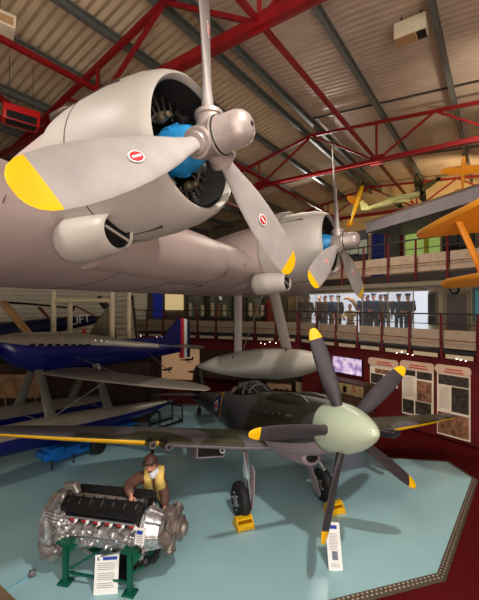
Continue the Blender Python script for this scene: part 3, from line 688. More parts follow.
for H in (V((0, 0, 0)), h2):
    first = H.length == 0
    # nacelle body behind the cowl
    rings = []
    for x, ry, rz, zc in ((-1.43, .655, .655, 0), (-1.8, .645, .66, -.03), (-2.3, .6, .66, -.06), (-3, .5, .62, -.1), (-3.8, .38, .55, -.12), (-4.6, .2, .42, -.1)):
        rings.append([H+V((x, ry*math.cos(a), zc+rz*math.sin(a))) for a in [2*math.pi*k/40 for k in range(40)]])
    b = MB(); b.loft(rings); nac = fb('engine_nacelle', b, m_boat, sm=60)
    b = MB(); b.lathe(H, (1, 0, 0), [(-1.3, .6), (-.5, .575), (-.2, .555), (-.155, .562), (-.135, .58), (-.15, .606), (-.22, .642), (-.38, .684), (-.65, .716), (-1.0, .722), (-1.25, .715), (-1.44, .695), (-1.44, .66), (-1.3, .6)], 64, cap=False, mf=lambda i, j: 1 if i < 2 or i > 12 else 0)  # inner faces coloured dark for the shade inside the cowl
    cow = fb('engine_cowling', b, [m_boat2, m_dark], sm=50)
    b = MB()
    for x, rr in ((-1.02, .7235), (-1.445, .672)):
        b.lathe(H, (1, 0, 0), [(x-.008, rr-.004), (x-.006, rr+.0015), (x+.006, rr+.0015), (x+.008, rr-.004)], 64, cap=False)
    for a in (R(20), R(140), R(260)):
        b.bar(H+V((-.5, .7*math.cos(a), .7*math.sin(a))), H+V((-1.44, .7*math.cos(a), .7*math.sin(a))), .008, .05, up=V((0, math.cos(a), math.sin(a))))
    fb('panel_seam', b, m_seam, cow)
    # radial engine
    b = MB(); b.lathe(H, (1, 0, 0), [(-1.2, .59), (-.95, .59), (-.93, .1)], 40); eng = fb('radial_engine', b, m_black)
    b = MB(); b.lathe(H, (1, 0, 0), [(-.05, .1), (-.09, .13), (-.15, .17), (-.24, .2), (-.34, .225), (-.4, .23), (-.42, .2), (-.7, .2)], 32)
    for k in range(10):
        a = k*math.pi/5; b.tube([H+V((-.38, .22*math.cos(a), .22*math.sin(a))), H+V((-.3, .22*math.cos(a), .22*math.sin(a)))], .018, 6)
    fb('gear_case', b, m_cyan, eng)
    b = MB(); b.tube([H+V((-.4, .0, .2)), H+V((-.27, .0, .25)), H+V((-.36, 0, .36))], [.04, .045, .03], 8); fb('oil_pipe', b, m_engblk, eng)
    for q, (mp, ms) in enumerate((((-.38, -.2, .24), (.07, .05, .05)), ((-.4, .16, -.27), (.06, .045, .05)))):
        b = MB(); b.ball(H+V(mp), ms, 8); b.lathe(H+V(mp), (1, 0, 0), [(0, .03), (.1, .03), (.11, .02)], 10); fb('magneto', b, mat('dull_fitting', (96, 84, 66), .5, .5, .3, 12), eng)
    for k in range(14):
        a = 2*math.pi*k/14+.1; x = -.52 if k % 2 == 0 else -.78; d = V((0, math.cos(a), math.sin(a))); pts = []; rr = []
        for q in range(14):
            pts.append(H+V((x, 0, 0))+d*(.3+.018*q)); rr.append(.088 if q % 2 else .072)
        pts += [H+V((x, 0, 0))+d*.555, H+V((x, 0, 0))+d*.57]; rr += [.075, .03]
        b = MB(); b.tube(pts, rr, 14); fb('engine_cylinder', b, m_engblk, eng)
    b = MB()
    for k in range(14):
        a = 2*math.pi*k/14+.1; d = V((0, math.cos(a), math.sin(a))); e = V((0, -math.sin(a), math.cos(a)))
        b.tube([H+V((-.42, 0, 0))+d*.3+e*.03, H+V((-.44, 0, 0))+d*.5+e*.06], .011, 6); b.tube([H+V((-.42, 0, 0))+d*.3-e*.03, H+V((-.44, 0, 0))+d*.5-e*.06], .011, 6)
    b.lathe(H+V((-.4, 0, 0)), (1, 0, 0), [(-.012, .345), (.012, .345), (.012, .365), (-.012, .365), (-.012, .345)], 32, cap=False)
    fb('pushrod_tubes', b, mat('dull_rods', (66, 60, 56), .5, .5, .2, 10), eng)
    # propeller
    b = MB(); b.lathe(H, (1, 0, 0), [(-.14, .11), (-.1, .15), (.06, .16), (.1, .175), (.13, .165), (.15, .155), (.3, .152), (.36, .135), (.4, .1), (.42, .05), (.425, .025)], 32)
    prop = fb('propeller', b, mat('hub_metal', (164, 150, 144), .42, .35, .12, 6))
    b = MB(); b.lathe(H, (1, 0, 0), [(.42, .022), (.428, .022)], 12); b.lathe(H, (1, 0, 0), [(.12, .172), (.128, .174), (.136, .168)], 32, cap=False); fb('dome_cap', b, m_black, prop)
    beta = R(-23); t0 = -2.062
    for k in range(3):
        th = t0+k*2*math.pi/3; rd = V((0, math.sin(th), math.cos(th))); tg = V((0, math.cos(th), -math.sin(th))); ax = V((1, 0, 0))
        b = MB(); b.tube([H+rd*.02, H+rd*.2, H+rd*.26], [.125, .115, .09], 18); b.tube([H+rd*.2, H+rd*.235], .128, 18); fb('blade_socket', b, mat('hub_metal', (164, 150, 144)), prop)
        rings = []; prof = [(.22, .066, .066, 10), (.32, .07, .064, 8), (.45, .092, .05, 5), (.62, .128, .038, 3), (.8, .156, .03, 1), (1.0, .176, .025, 0), (1.2, .188, .021, -2), (1.4, .192, .017, -3), (1.6, .184, .014, -4), (1.735, .168, .012, -4), (1.74, .167, .012, -4), (1.8, .153, .01, -5), (1.86, .126, .008, -5), (1.9, .086, .006, -5), (1.918, .04, .004, -5)]
        for r_, ch, tk, tw in prof:
            be = beta-R(tw); c = tg*math.cos(be)+ax*math.sin(be); m_ = rd.cross(c)
            rings.append([H+rd*r_+c*ch*math.cos(2*math.pi*j/20)+m_*tk*math.sin(2*math.pi*j/20)*(1 if j < 10 else .7) for j in range(20)])
        b = MB(); b.loft(rings, mf=lambda i, j: 1 if i >= 10 else 0); bl = fb('propeller_blade', b, [m_blade, m_yellow], prop, 50)
        # oval maker's badge on the front face
        be = beta; c = tg*math.cos(be)+ax*math.sin(be); m_ = rd.cross(c); m_ = m_ if m_.x > 0 else -m_
        for sx, mm, off in ((1.0, m_white, .026), (.82, m_decalred, .029)):
            b = MB(); b.prism([H+rd*(1.02+.075*sx*math.cos(q))+c*(.045*sx*math.sin(q))+m_*off for q in [2*math.pi*k_/20 for k_ in range(20)]], m_*.002); fb('badge', b, mm, bl)
        b = MB(); b.prism([H+rd*(1.02+u_)+c*v_+m_*.032 for u_, v_ in ((-.045, -.008), (.045, -.008), (.045, .008), (-.045, .008))], m_*.001); fb('badge_lettering', b, m_white, bl)
    # oil cooler duct under the nacelle
    b = MB(); o = FI @ (U(119, 233.5, 3.38) if first else U(287.5, 283, 7.38))+V((1.08, 0, 0))
    b.lathe(o, (1, 0, -.02), [(-1.3, .13), (-1.1, .15), (-1.075, .165), (-1.1, .185), (-1.2, .2), (-1.45, .225), (-1.7, .235), (-1.8, .21), (-1.86, .12)], 32, cap=False, mf=lambda i, j: 1 if i < 1 else 0); oc = fb('oil_cooler', b, [m_boat2, m_dark], sm=50)  # inner ring coloured dark as the shade of the duct mouth
    b = MB(); b.lathe(o, (1, 0, -.02), [(-1.2, .14), (-1.15, .14)], 24); fb('cooler_core', b, m_black, oc)
    b = MB(); b.prism([o+V((-1.3, -.08, .12)), o+V((-1.3, .08, .12)), H+V((-1.25, .05, -.62)), H+V((-1.25, -.15, -.62))], (-.5, 0, 0)); fb('cooler_pylon', b, m_boat2, oc)
    b = MB(); b.bar(o+V((-1.09, -.14, .05)), o+V((-1.09, .15, -.06)), .012, .02); fb('cooler_vane', b, m_boat2, oc)
    b = MB(); b.lathe(o, (1, 0, -.02), [(-1.9, .06), (-1.85, .06)], 12); fb('cooler_outlet', b, m_black, oc)
    # exhaust and top scoop
    b = MB(); b.tube([H+V((-1.4, -.24, .62)), H+V((-1.55, -.28, .68)), H+V((-1.8, -.28, .68))], [.06, .075, .075], 12); fb('exhaust_pipe', b, mat('burnt_steel', (60, 46, 38), .5, .6, .3, 8))
    b = MB(); b.loft([[H+V((x, w*math.cos(a), zc+h*math.sin(a))) for a in [2*math.pi*k/16 for k in range(16)]] for x, w, h, zc in ((-.95, .12, .1, .72), (-1.2, .13, .12, .72), (-1.7, .1, .1, .68))]); fb('intake_scoop', b, m_boat2)
# rounded leading-edge fairing between the engines
rings = []
for y, k in ((.3, 1), (1.6, 1), (2.5, .98), (2.95, .9), (3.2, .74), (3.33, .5), (3.38, .15)):
    le = -1.62-.06*y; zz = dz*y-.36+.012*y
    rings.append([V((le-.5+(.56*k)*math.cos(a), y, zz-.03+.44*k*math.sin(a))) for a in [2*math.pi*q/32 for q in range(32)]])
b = MB(); b.loft(rings); fb('leading_edge_fairing', b, m_boat, sm=70)
# skin panels on the lower leading edge
b = MB()
def onlow(x, y, e=.004): return V((x, y, lower_z(x, y)-e))
for pts in ([(-1.7, 1.15), (-1.7, 1.9), (-2.3, 1.9), (-2.3, 1.15)], [(-2.6, 2.2), (-2.6, 3.2), (-3.4, 3.2)], [(-2, -1.6), (-2, -.9), (-3, -.9)]):
    for i in range(len(pts)-1):
        p, q = pts[i], pts[i+1]; b.tube([onlow(p[0]+(q[0]-p[0])*k/8, p[1]+(q[1]-p[1])*k/8) for k in range(9)], .006, 5)
for y in (-.95, .95, 2.2, 3.6, 5.7):
    b.tube([onlow(-1.6-.06*y-4*k/14, y) for k in range(15)], .004, 5)
fb('skin_seam', b, m_seam)
# wing float
fa = FI @ U(197, 370, 12.0); ff = FI @ U(331, 360, 9.1)
def W2(p): return p
FL0, FL1 = U(197, 366, 11.3), U(331, 362, 9.2)
fx = (FL1-FL0).normalized(); L = (FL1-FL0).length; fu = V((0, 0, 1)); fs = fu.cross(fx).normalized()
rings = []
for t, top, bot, hw in ((0, .02, -.02, .02), (.06, .12, -.12, .15), (.18, .27, -.24, .28), (.35, .38, -.36, .37), (.5, .43, -.4, .42), (.66, .42, -.42, .44), (.8, .35, -.36, .4), (.9, .25, -.24, .31), (.97, .12, -.1, .18), (1, .02, -.01, .03)):
    c = FL0+fx*L*t; ring = []
    for k in range(24):
        a = 2*math.pi*k/24; y, z = math.cos(a), math.sin(a)
        zz = (top*abs(z)**.9 if z > 0 else bot*abs(z)**1.15)
        ring.append(FI @ (c+fs*hw*y*(1 if z > 0 else abs(y)**.25)+fu*zz))
    rings.append(ring)
b = MB(); b.loft(rings); flt = fb('wing_float', b, m_floatp, sm=45)
b = MB(); b.tube([FI @ (FL0+fx*L*t+fu*(z+.0)) for t, z in ((.12, .2), (.3, .36), (.5, .435), (.66, .425), (.82, .34))], .008, 6); fb('float_keel_seam', b, m_seam, flt)
def fstrut(pt, pb, w, m=m_boat2):
    pt, pb = FI @ pt, FI @ pb; d = (pb-pt).normalized(); ax = (V((1, 0, 0))-d*d.x).normalized(); sd = d.cross(ax)
    b = MB(); b.loft([[p+ax*w*math.cos(a)+sd*w*.38*math.sin(a) for a in [2*math.pi*k/14 for k in range(14)]] for p in (pt, pt+(pb-pt)*.5, pb)]); fb('float_strut', b, m, flt)
fstrut(U(238, 283, 10.3), U(238, 353, 10.55), .13); fstrut(U(272, 284, 9.6), U(287, 350, 9.9), .15)
b = MB(); b.tube([FI @ U(262, 296, 9.9), FI @ U(243, 350, 10.4)], .012, 6); fb('bracing_wire', b, m_steel, flt)
b = MB(); p = U(233, 361, 10.3); b.tube([FI @ p, FI @ (p+V((0, 0, .14)))], .02, 6); p = U(286, 354, 9.6); b.tube([FI @ p, FI @ (p+V((0, 0, .14)))], .02, 6); fb('mooring_cleat', b, m_black, flt)

# ------------------------------------------------------------------ SPITFIRE
yaw, pit, roll = R(22), R(11.4), R(5.0)
SH = U(345, 428.6, 5.6); sn = V((math.sin(yaw)*math.cos(pit), -math.cos(yaw)*math.cos(pit), math.sin(pit)))
SM = frame(SH, sn, roll=roll); SI = SM.inverted()
spit = thing('fighter_plane', 'camouflaged wartime fighter with pale spinner and five black propeller blades', 'aircraft', mtx=SM)
def sf(name, b, m, parent=None, sm=40): return b.build(name, m, parent or spit, sm, local=True)
SEC = [(-.3, .385, .385, 0), (-.5, .415, .43, -.02), (-1.0, .445, .5, -.05), (-1.7, .47, .56, -.08), (-2.5, .485, .6, -.1), (-3.2, .485, .6, -.1), (-3.9, .47, .56, -.07), (-4.8, .42, .49, 0), (-6, .31, .38, .08), (-7.2, .19, .27, .15), (-8.2, .1, .18, .2), (-8.9, .04, .09, .22)]
def sring(x, w, h, zc, n=36):
    out = []
    for k in range(n):
        a = 2*math.pi*k/n; c, s_ = math.cos(a), math.sin(a); e = .85
        out.append(V((x, w*math.copysign(abs(c)**e, c), zc+h*math.copysign(abs(s_)**e, s_))))
    return out
def sw(x):
    for (a, b_) in zip(SEC, SEC[1:]):
        if b_[0] <= x <= a[0]:
            t = (a[0]-x)/(a[0]-b_[0]); return [a[i]+(b_[i]-a[i])*t for i in range(1, 4)]
    return SEC[-1][1:]
b = MB(); b.loft([sring(*s_) for s_ in SEC], mf=lambda i, j: 1 if 21 <= j <= 32 and i < 7 else 0); sfus = sf('fuselage', b, [m_camod, m_under], sm=60)
# engine cowl bulges and exhausts
for sd in (-1, 1):
    b = MB(); b.loft([[V((x, sd*(.24)+.1*k_*math.cos(a), .3+zc+.12*k_*math.sin(a))) for a in [2*math.pi*k/16 for k in range(16)]] for x, k_, zc in ((-.55, .3, 0), (-.8, .9, .06), (-1.2, 1.15, .08), (-1.8, 1.1, .09), (-2.2, .7, .06), (-2.45, .2, .02))]); sf('cowl_bulge', b, m_camod)
    for k in range(6):
        x = -.85-.24*k; w, h, zc = sw(x); b = MB(); b.tube([V((x, sd*w*.96, .12)), V((x-.05, sd*(w+.07), .13)), V((x-.17, sd*(w+.11), .13))], [.045, .045, .038], 8); sf('exhaust_stub', b, mat('exhaust_iron', (40, 32, 28), .6, .6, .3, 10))
# spinner
b = MB(); b.lathe((0, 0, 0), (1, 0, 0), [(-.3, .36), (-.29, .39), (-.12, .388), (.05, .362), (.2, .322), (.35, .265), (.48, .2), (.58, .14), (.65, .085), (.69, .045), (.705, .01)], 48); spn = sf('spinner', b, m_duck)
t0 = -.242-roll
for k in range(5):
    th = t0+k*2*math.pi/5; rd = V((0, math.sin(th), math.cos(th))); tg = V((0, math.cos(th), -math.sin(th))); ax = V((1, 0, 0)); rings = []
    for r_, ch, tk, be in ((.3, .075, .075, 50), (.42, .09, .06, 45), (.55, .112, .045, 40), (.75, .126, .035, 36), (.95, .13, .028, 32), (1.15, .126, .022, 30), (1.3, .116, .018, 28), (1.41, .102, .015, 26), (1.415, .101, .015, 26), (1.48, .088, .012, 25), (1.54, .066, .01, 25), (1.575, .042, .006, 25), (1.585, .02, .004, 25)):
        c = tg*math.cos(R(be))+ax*math.sin(R(be)); m_ = rd.cross(c)
        rings.append([rd*r_+c*ch*math.cos(2*math.pi*j/18)+m_*tk*math.sin(2*math.pi*j/18) for j in range(18)])
    b = MB(); b.loft(rings, mf=lambda i, j: 1 if i >= 8 else 0); sf('propeller_blade', b, [m_spblade, m_yellow], spn, 50)
# wings
def swing(sd):
    rings = []; N = 32; ys = [0, .3, .5, .8, 1.2, 1.7, 2.2, 2.3, 2.8, 3.4, 4.0, 4.5, 4.9, 5.2, 5.42, 5.56, 5.61]
    for y in ys:
        k = math.sqrt(max(.015, 1-(max(0, y-.5)/5.13)**2)); chord = 2.55*k
        le = -1.92-.3*(2.55-chord)
        z = -.5+.078*max(0, y-.6)
        rings.append([V((p.x, sd*y, p.z)) for p in airfoil((le, 0, z), chord, .135-.04*y/5.6, N, camber=.2)])
    b = MB()
    def mf(i, j):
        if ys[i] >= 2.3 and 15 <= j <= 18: return 2
        return 1 if j >= 16 else 0
    b.loft(rings, mf=mf); sf('wing', b, [m_camo, m_under, m_yellow], sm=60)
    # wing-root fillet
    # cannon barrels
    for yy, L_ in ((2.36, .5), (2.6, .36)):
        z = -.5+.078*(yy-.6); x = -2.05
        b = MB(); b.lathe(V((x, sd*yy, z)), (1, 0, 0), [(-.25, .09), (0, .085), (L_*.5, .075), (L_, .062), (L_+.02, .07), (L_+.05, .066), (L_+.05, .03), (L_-.05, .03)], 16); sf('cannon_fairing', b, mat('cannon_grey', (62, 58, 60), .4, .3, .2, 8))
    # radiator under the wing
    zc = -.78
    b = MB(); y0 = 1.22
    b.loft([[V((x, sd*y0+w*q, z_)) for q, z_ in ((-1, zt_), (1, zt_), (1, zb_), (-1, zb_))] for x, w, zt_, zb_ in ((-2.85, .3, -.5, -.82), (-3.0, .31, -.5, -.84), (-3.6, .3, -.5, -.82), (-4.2, .26, -.48, -.6))]); rad = sf('radiator_duct', b, m_under)
    b = MB(); b.box((-2.845, sd*y0, -.69), (.02, .54, .2)); sf('radiator_mouth', b, m_dark, rad)
    if sd < 0:
        b = MB(); b.lathe((-2.83, sd*.98, -.69), (1, 0, 0), [(0, .035), (.01, .035), (.01, .055), (0, .055), (0, .035)], 16, cap=False); sf('white_ring', b, m_white, rad)  # small white ring at the radiator mouth
for sd in (-1, 1): swing(sd)
b = MB(); z = -.5+.078*2.1; b.loft([[V((x, -2.52+w*math.cos(a), zz)) for a in [2*math.pi*k/10 for k in range(10)]] if False else [V((x+.09*s_*math.cos(a), -2.52+.03*s_*math.sin(a), zz)) for a in [2*math.pi*k/10 for k in range(10)]] for x, s_, zz in ((-2.15, 1.0, z-.05), (-2.15, .8, z-.3), (-2.16, .3, z-.5), (-2.16, .08, z-.72))]); sf('pitot_mast', b, m_black)
# chin intake
b = MB(); b.loft([[V((x, w*math.cos(a), zc+h*math.sin(a))) for a in [2*math.pi*k/24 for k in range(24)]] for x, w, h, zc in ((-.95, .15, .1, -.58), (-.97, .18, .125, -.58), (-1.2, .22, .17, -.56), (-1.7, .24, .2, -.52), (-2.3, .22, .2, -.5), (-3.0, .12, .12, -.5))]); ci = sf('chin_intake', b, m_under)
b = MB(); b.ball((-.955, 0, -.58), (.012, .13, .08), 8); sf('intake_mouth', b, m_dark, ci)
# canopy
b = MB(); b.loft([[V((x, w*math.cos(a), zb+h*math.sin(a))) for a in [math.pi*k/14 for k in range(15)]] for x, w, h, zb in ((-2.75, .2, .04, .47), (-3.05, .27, .2, .46), (-3.4, .29, .31, .44), (-3.9, .28, .31, .42), (-4.4, .22, .2, .42), (-4.75, .08, .06, .42))], cap=False, closed=False)
can = sf('canopy', b, mat('canopy_dark_glass', (30, 32, 30), .08, 0, .1, 3, spec=.8), sm=60)
b = MB()
for x, w, h, zb in ((-3.05, .275, .205, .46), (-3.4, .295, .315, .44), (-4.4, .225, .205, .42)):
    b = MB(); b.tube([V((x, w*math.cos(math.pi*k/14), zb+h*math.sin(math.pi*k/14))) for k in range(15)], .014, 6); sf('canopy_frame', b, m_camo, can)
for q in (-1, 1):
    b = MB(); b.tube([V((-2.75, q*.2, .48)), V((-3.05, q*.22, .6)), V((-3.4, q*.2, .67))], .014, 6); sf('windscreen_frame', b, m_camo, can)
b = MB(); b.box((-3.9, 0, .4), (.12, .36, .44), bev=.04); sf('headrest', b, m_black, can)
# tail
def fin(pts, th, name, m):
    b = MB(); b.loft([[V((p[0], y, p[1])) for p in pts] for y in (-th, th)]); return sf(name, b, m)
fin([(-7.6, .3), (-8.05, .9), (-8.3, 1.25), (-8.6, 1.38), (-8.95, 1.2), (-9.2, .7), (-9.2, .25), (-8.9, .1)], .05, 'tail_fin', m_camod)
b = MB(); b.loft([[V((p.x, y, p.z)) for p in airfoil((-7.75-.25*abs(y)/1.6, 0, .32), 1.15*math.sqrt(max(.05, 1-(abs(y)/1.72)**2)), .09, 16)] for y in (-1.7, -1.5, -1, -.5, 0, .5, 1, 1.5, 1.7)]); sf('tailplane', b, [m_camod])
b = MB(); tw = SI @ V((0, 0, 0)); b.tube([V((-8.1, 0, .1)), V((-8.2, 0, -.2))], .03, 8); b.lathe((-8.2, -.05, -.25), (0, 1, 0), [(0, .1), (.02, .13), (.08, .13), (.1, .1)], 16); sf('tail_wheel', b, m_rubber)
# roundels on both sides, laid on the skin
for sd in (-1, 1):
    for rr, m, e in ((.46, m_yellow, .006), (.42, mat('roundel_blue', (24, 34, 84), .5), .010), (.19, m_white, .014), (.13, m_decalred, .018)):
        b = MB(); ring = [[], []]
        def on(x, z):
            w, h, zc = sw(x); q = max(-1, min(1, (z-zc)/h)); s_ = abs(q)**(1/.85); c = math.sqrt(max(0, 1-s_*s_)); return V((x, sd*(w*c**.85+e), z))
        rows = []
        for i in range(9):
            rad_ = rr*i/8+.001; rows.append([on(-5.05+rad_*math.cos(a), .1+rad_*.78*math.sin(a)) for a in [2*math.pi*k/28 for k in range(28)]])
        b.loft(rows, False); sf('roundel', b, m, sfus)
# wheels : places on the floor
def gear(wpos, top, lab, sdv):
    top = SI @ top; w = SI @ wpos
    axw = (SI.to_3x3() @ (V((math.cos(yaw), math.sin(yaw), 0)))).normalized()
    bot = w+axw*.2; dn = (bot-top).normalized()
    b = MB(); b.tube([top, top+(bot-top)*.55], .062, 14); b.tube([top+(bot-top)*.53, bot+dn*.03], .045, 12); b.tube([top+(bot-top)*.52, top+(bot-top)*.56], .072, 14); b.tube([bot, w], .04, 10)
    b.tube([top+(bot-top)*.3-axw*.07, top+(bot-top)*.9-axw*.05], .014, 6)
    leg = sf('undercarriage_leg', b, m_bright)
    axle = (SI.to_3x3() @ (V((math.cos(yaw), math.sin(yaw), 0)))).normalized()
    b = MB(); b.lathe(w-axle*.1, axle, [(.0, .2), (.005, .27), (.03, .315), (.07, .335), (.13, .335), (.17, .315), (.195, .27), (.2, .2)], 36); wh = sf('wheel', b, m_rubber, leg)
    b = MB(); b.lathe(w-axle*.105, axle, [(0, .04), (0, .1), (.01, .12), (.012, .19), (.2, .19), (.21, .04)], 28)
    for k in range(6):
        a = k*math.pi/3; u = axle.orthogonal().normalized(); v = axle.cross(u); b.ball(w-axle*.108+u*.15*math.cos(a)+v*.15*math.sin(a), .018, 5)
    sf('wheel_hub', b, m_alloy2, leg)
    o = w+axle*.2*sdv; d = (top-w).normalized(); f_ = axle.cross(d)
    b = MB(); b.prism([o-d*.25+f_*.02, o-d*.15+f_*.12, o+d*.15+f_*.14, o+d*.55+f_*.08, o+d*.6-f_*.05, o+d*.2-f_*.12, o-d*.15-f_*.1], axle*.02); sf('wheel_fairing', b, m_under, leg)
gear(UF(240.5, 517)+V((0, 0, .325)), U(244.5, 450, 7.15), '', 1)
gear(UF(323, 500)+V((0, 0, .325)), U(314, 452, 7.6), '', -1)
def chock(p, ang, lab):
    rt = M.Rotation(ang, 3, 'Z'); r = thing('wheel_chock', lab, 'chock', p); p = V(p)
    f = rt @ V((1, 0, 0)); s_ = rt @ V((0, 1, 0))
    for q in (-1, 1):
        b = MB(); c = p+s_*.15*q; b.prism([c-f*.14, c+f*.14, c+f*.13+V((0, 0, .07)), c+f*.02+V((0, 0, .2)), c-f*.06+V((0, 0, .2)), c-f*.14+V((0, 0, .05))], s_*.02); b.build('chock_side', m_yellow, r)
    b = MB(); b.box(p+V((0, 0, .17)), (.12, .3, .03), rt); b.box(p+f*.1+V((0, 0, .06)), (.03, .3, .1), rt); b.box(p-f*.1+V((0, 0, .05)), (.03, .3, .08), rt); b.box(p+V((0, 0, .02)), (.24, .3, .03), rt); b.build('chock_board', m_yellow, r)
chock(UF(243, 527), R(-68), 'yellow wheel chock in front of the nearer fighter wheel')
chock(UF(334, 512), R(-68), 'yellow wheel chock half hidden behind the lowest propeller blade')

# ------------------------------------------------------------------ BLUE RACER SEAPLANE
rd_ = V((.6, .8, 0)); rw = V((.8, -.6, 0)); RO = U(-6, 343, 9.2); RO.z = 0
def S6(t, w, z): return RO+rd_*t+rw*w+V((0, 0, z))
racer = thing('racing_seaplane', 'royal blue and silver racing seaplane on twin floats', 'aircraft', S6(3, 0, 0))
rs = [(0, .12, .12, 3.05), (.08, .26, .24, 3.04), (.4, .36, .42, 2.9), (.9, .4, .52, 2.77), (1.5, .42, .55, 2.72), (2.3, .4, .52, 2.68), (3.2, .34, .45, 2.6), (4.2, .24, .34, 2.5), (5.2, .15, .24, 2.42), (6.2, .06, .14, 2.36), (6.6, .02, .06, 2.34)]
def rring(t, w, h, z, n=32): return [S6(t, w*math.cos(2*math.pi*k/n), z+h*math.sin(2*math.pi*k/n)) for k in range(n)]
b = MB(); b.loft([rring(*s_) for s_ in rs], mf=lambda i, j: 1 if (2 <= j <= 13) and i < 8 else 0); b.build('fuselage', [m_blue, m_silver], racer, 60)
for q in (1, -1):
    b = MB(); b.loft([rring(t, w, h, z) for t, w, h, z in ((0, .05, .05, 3.2), (.5, .1, .1, 3.23), (1.6, .11, .12, 3.18), (2.2, .03, .03, 3.1))][:], mi=0) if q == 1 else b.tube([S6(.15, 0, 3.05), S6(-.35, 0, 3.07)], [.2, .03], 16)
    b.build('cowl_fairing' if q == 1 else 'spinner', m_silver, racer, 50)
for k in range(8):
    b = MB(); t = .75+.22*k; b.box(S6(t, .37, 2.72+.3-.02*k), (.13, .04, .06), M((rd_, rw, V((0, 0, 1)))).transposed()); b.build('exhaust_port', m_black, racer)
# two-blade metal propeller with tan blades
for s_ in (1, -1):
    b = MB(); c = S6(-.15, 0, 3.06); d = (rw*.45*s_+V((0, 0, .9*s_))).normalized() if s_ > 0 else (rw*-.45+V((0, 0, -.9))).normalized()
    d = (rw*.55*s_+V((0, 0, .83*s_))).normalized(); ch = (rd_*.75+d.cross(rd_)*.66).normalized(); nn = d.cross(ch)
    b.loft([[c+d*r_+ch*w*math.cos(2*math.pi*j/12)+nn*.018*math.sin(2*math.pi*j/12) for j in range(12)] for r_, w in ((.1, .05), (.3, .08), (.6, .11), (.9, .1), (1.15, .07), (1.2, .03))]); b.build('propeller_blade', m_tan, racer)
# dorsal, fin, rudder stripes, tailplane
b = MB(); b.loft([[S6(t, y, z) for t, z in ((3.3, 2.98), (4.4, 2.9), (5.5, 2.88), (6.25, 3.52), (6.35, 3.55), (6.35, 2.4), (5.0, 2.5))] for y in (-.04, .04)]); b.build('tail_fin', m_blue, racer)
for k, m in enumerate((m_decalred, m_white, m_navy)):
    t0, t1 = 6.35+.17*k, 6.35+.17*(k+1); zt0, zt1 = 3.55-.03*k, 3.55-.03*(k+1)-(.1 if k == 2 else 0)
    b = MB(); b.loft([[S6(t0, y, 2.0), S6(t1, y, 2.0), S6(t1, y, zt1), S6(t0, y, zt0)] for y in (-.04, .04)]); b.build('rudder_stripe', m, racer)
b = MB(); b.loft([[p+V((0, 0, 0)) for p in airfoil(S6(5.7+.35*abs(y)/1.2, y, 2.5), .9*math.sqrt(max(.06, 1-(y/1.35)**2)), .07, 14, fwd=-rd_)] for y in (-1.3, -1, -.5, 0, .5, 1, 1.3)]); b.build('tailplane', m_silver, racer)
# wings
for sd in (1, -1):
    ys = [.2, .6, 1.2, 2, 2.8, 3.5, 4.1, 4.6, 4.95, 5.15, 5.22]
    def wch(y): return (1.3-.5*(y-.2)/4.7)*(1 if y < 3.6 else math.sqrt(max(.01, 1-((y-3.6)/1.63)**2)))
    b = MB(); b.loft([airfoil(S6(1.05+.75*(y/5.2)**1.5+.3*(1-wch(y)/1.3), sd*y, 2.2+.012*y), wch(y), .1, 24, fwd=-rd_) for y in ys]); b.build('wing', m_silver, racer, 60)
# floats
for sd in (1, -1):
    rings = []; w0 = sd*.95
    for t, hw, top, bot in ((-1.6, .05, 1.0, .92), (-1.2, .24, 1.2, .72), (-.5, .33, 1.27, .6), (.8, .36, 1.24, .52), (2.0, .34, 1.16, .5), (3.0, .28, 1.05, .52), (4.2, .18, .92, .6), (5.1, .06, .82, .72)):
        ring = []
        for k in range(20):
            a = 2*math.pi*k/20; c, s_ = math.cos(a), math.sin(a); mid = (top*.45+bot*.55)
            ring.append(S6(t, w0+hw*c, mid+(top-mid)*s_ if s_ > 0 else mid+(mid-bot)*s_))
        rings.append(ring)
    b = MB(); b.loft(rings, mf=lambda i, j: 1 if j >= 10 or j in (0, 9) else 0); b.build('float', [m_silver, m_blue], racer, 50)
    for t_t, t_b in ((1.0, .95), (2.65, 2.57)):
        pt, pb = S6(t_t, sd*.18, 2.3), S6(t_b, w0, 1.2 if t_b < 1 else 1.1)
        d = (pb-pt).normalized(); sdv = d.cross(rd_).normalized(); a_ = sdv.cross(d)
        b = MB(); b.loft([[p+a_*.14*k_*math.cos(q)+sdv*.06*k_*math.sin(q) for q in [2*math.pi*k/14 for k in range(14)]] for p, k_ in ((pt, .9), (pt+(pb-pt)*.5, .85), (pb-(pb-pt)*.1, 1.0), (pb+d*.06, 1.35))]); b.build('float_strut', mat('strut_grey', (122, 118, 108), .4, .4, .1, 5), racer)
b = MB()
for a_, c_ in (((1.9, 2.2, 2.25), (1.0, .95, 1.2)), ((1.9, .2, 2.6), (2.0, 2.6, 2.26)), ((.6, .95, 1.22), (.6, -.95, 1.22)), ((2.4, .95, 1.1), (2.6, -.95, 1.1)), ((2.2, .1, 2.25), (2.4, -.95, 1.1)), ((4.5, .25, 2.5), (3.1, 3.0, 2.24))): b.tube([S6(*a_), S6(*c_)], .012, 6)
b.build('bracing_wire', m_steel, racer)
# white registration dots replaced by small filler caps along the spine
for k in range(3):
    b = MB(); p = S6(2.6+.2*k, .27, 2.98-.03*k); b.lathe(p, (0, 0, 1), [(0, .03), (.03, .03)], 10); b.build('filler_cap', m_bright, racer)
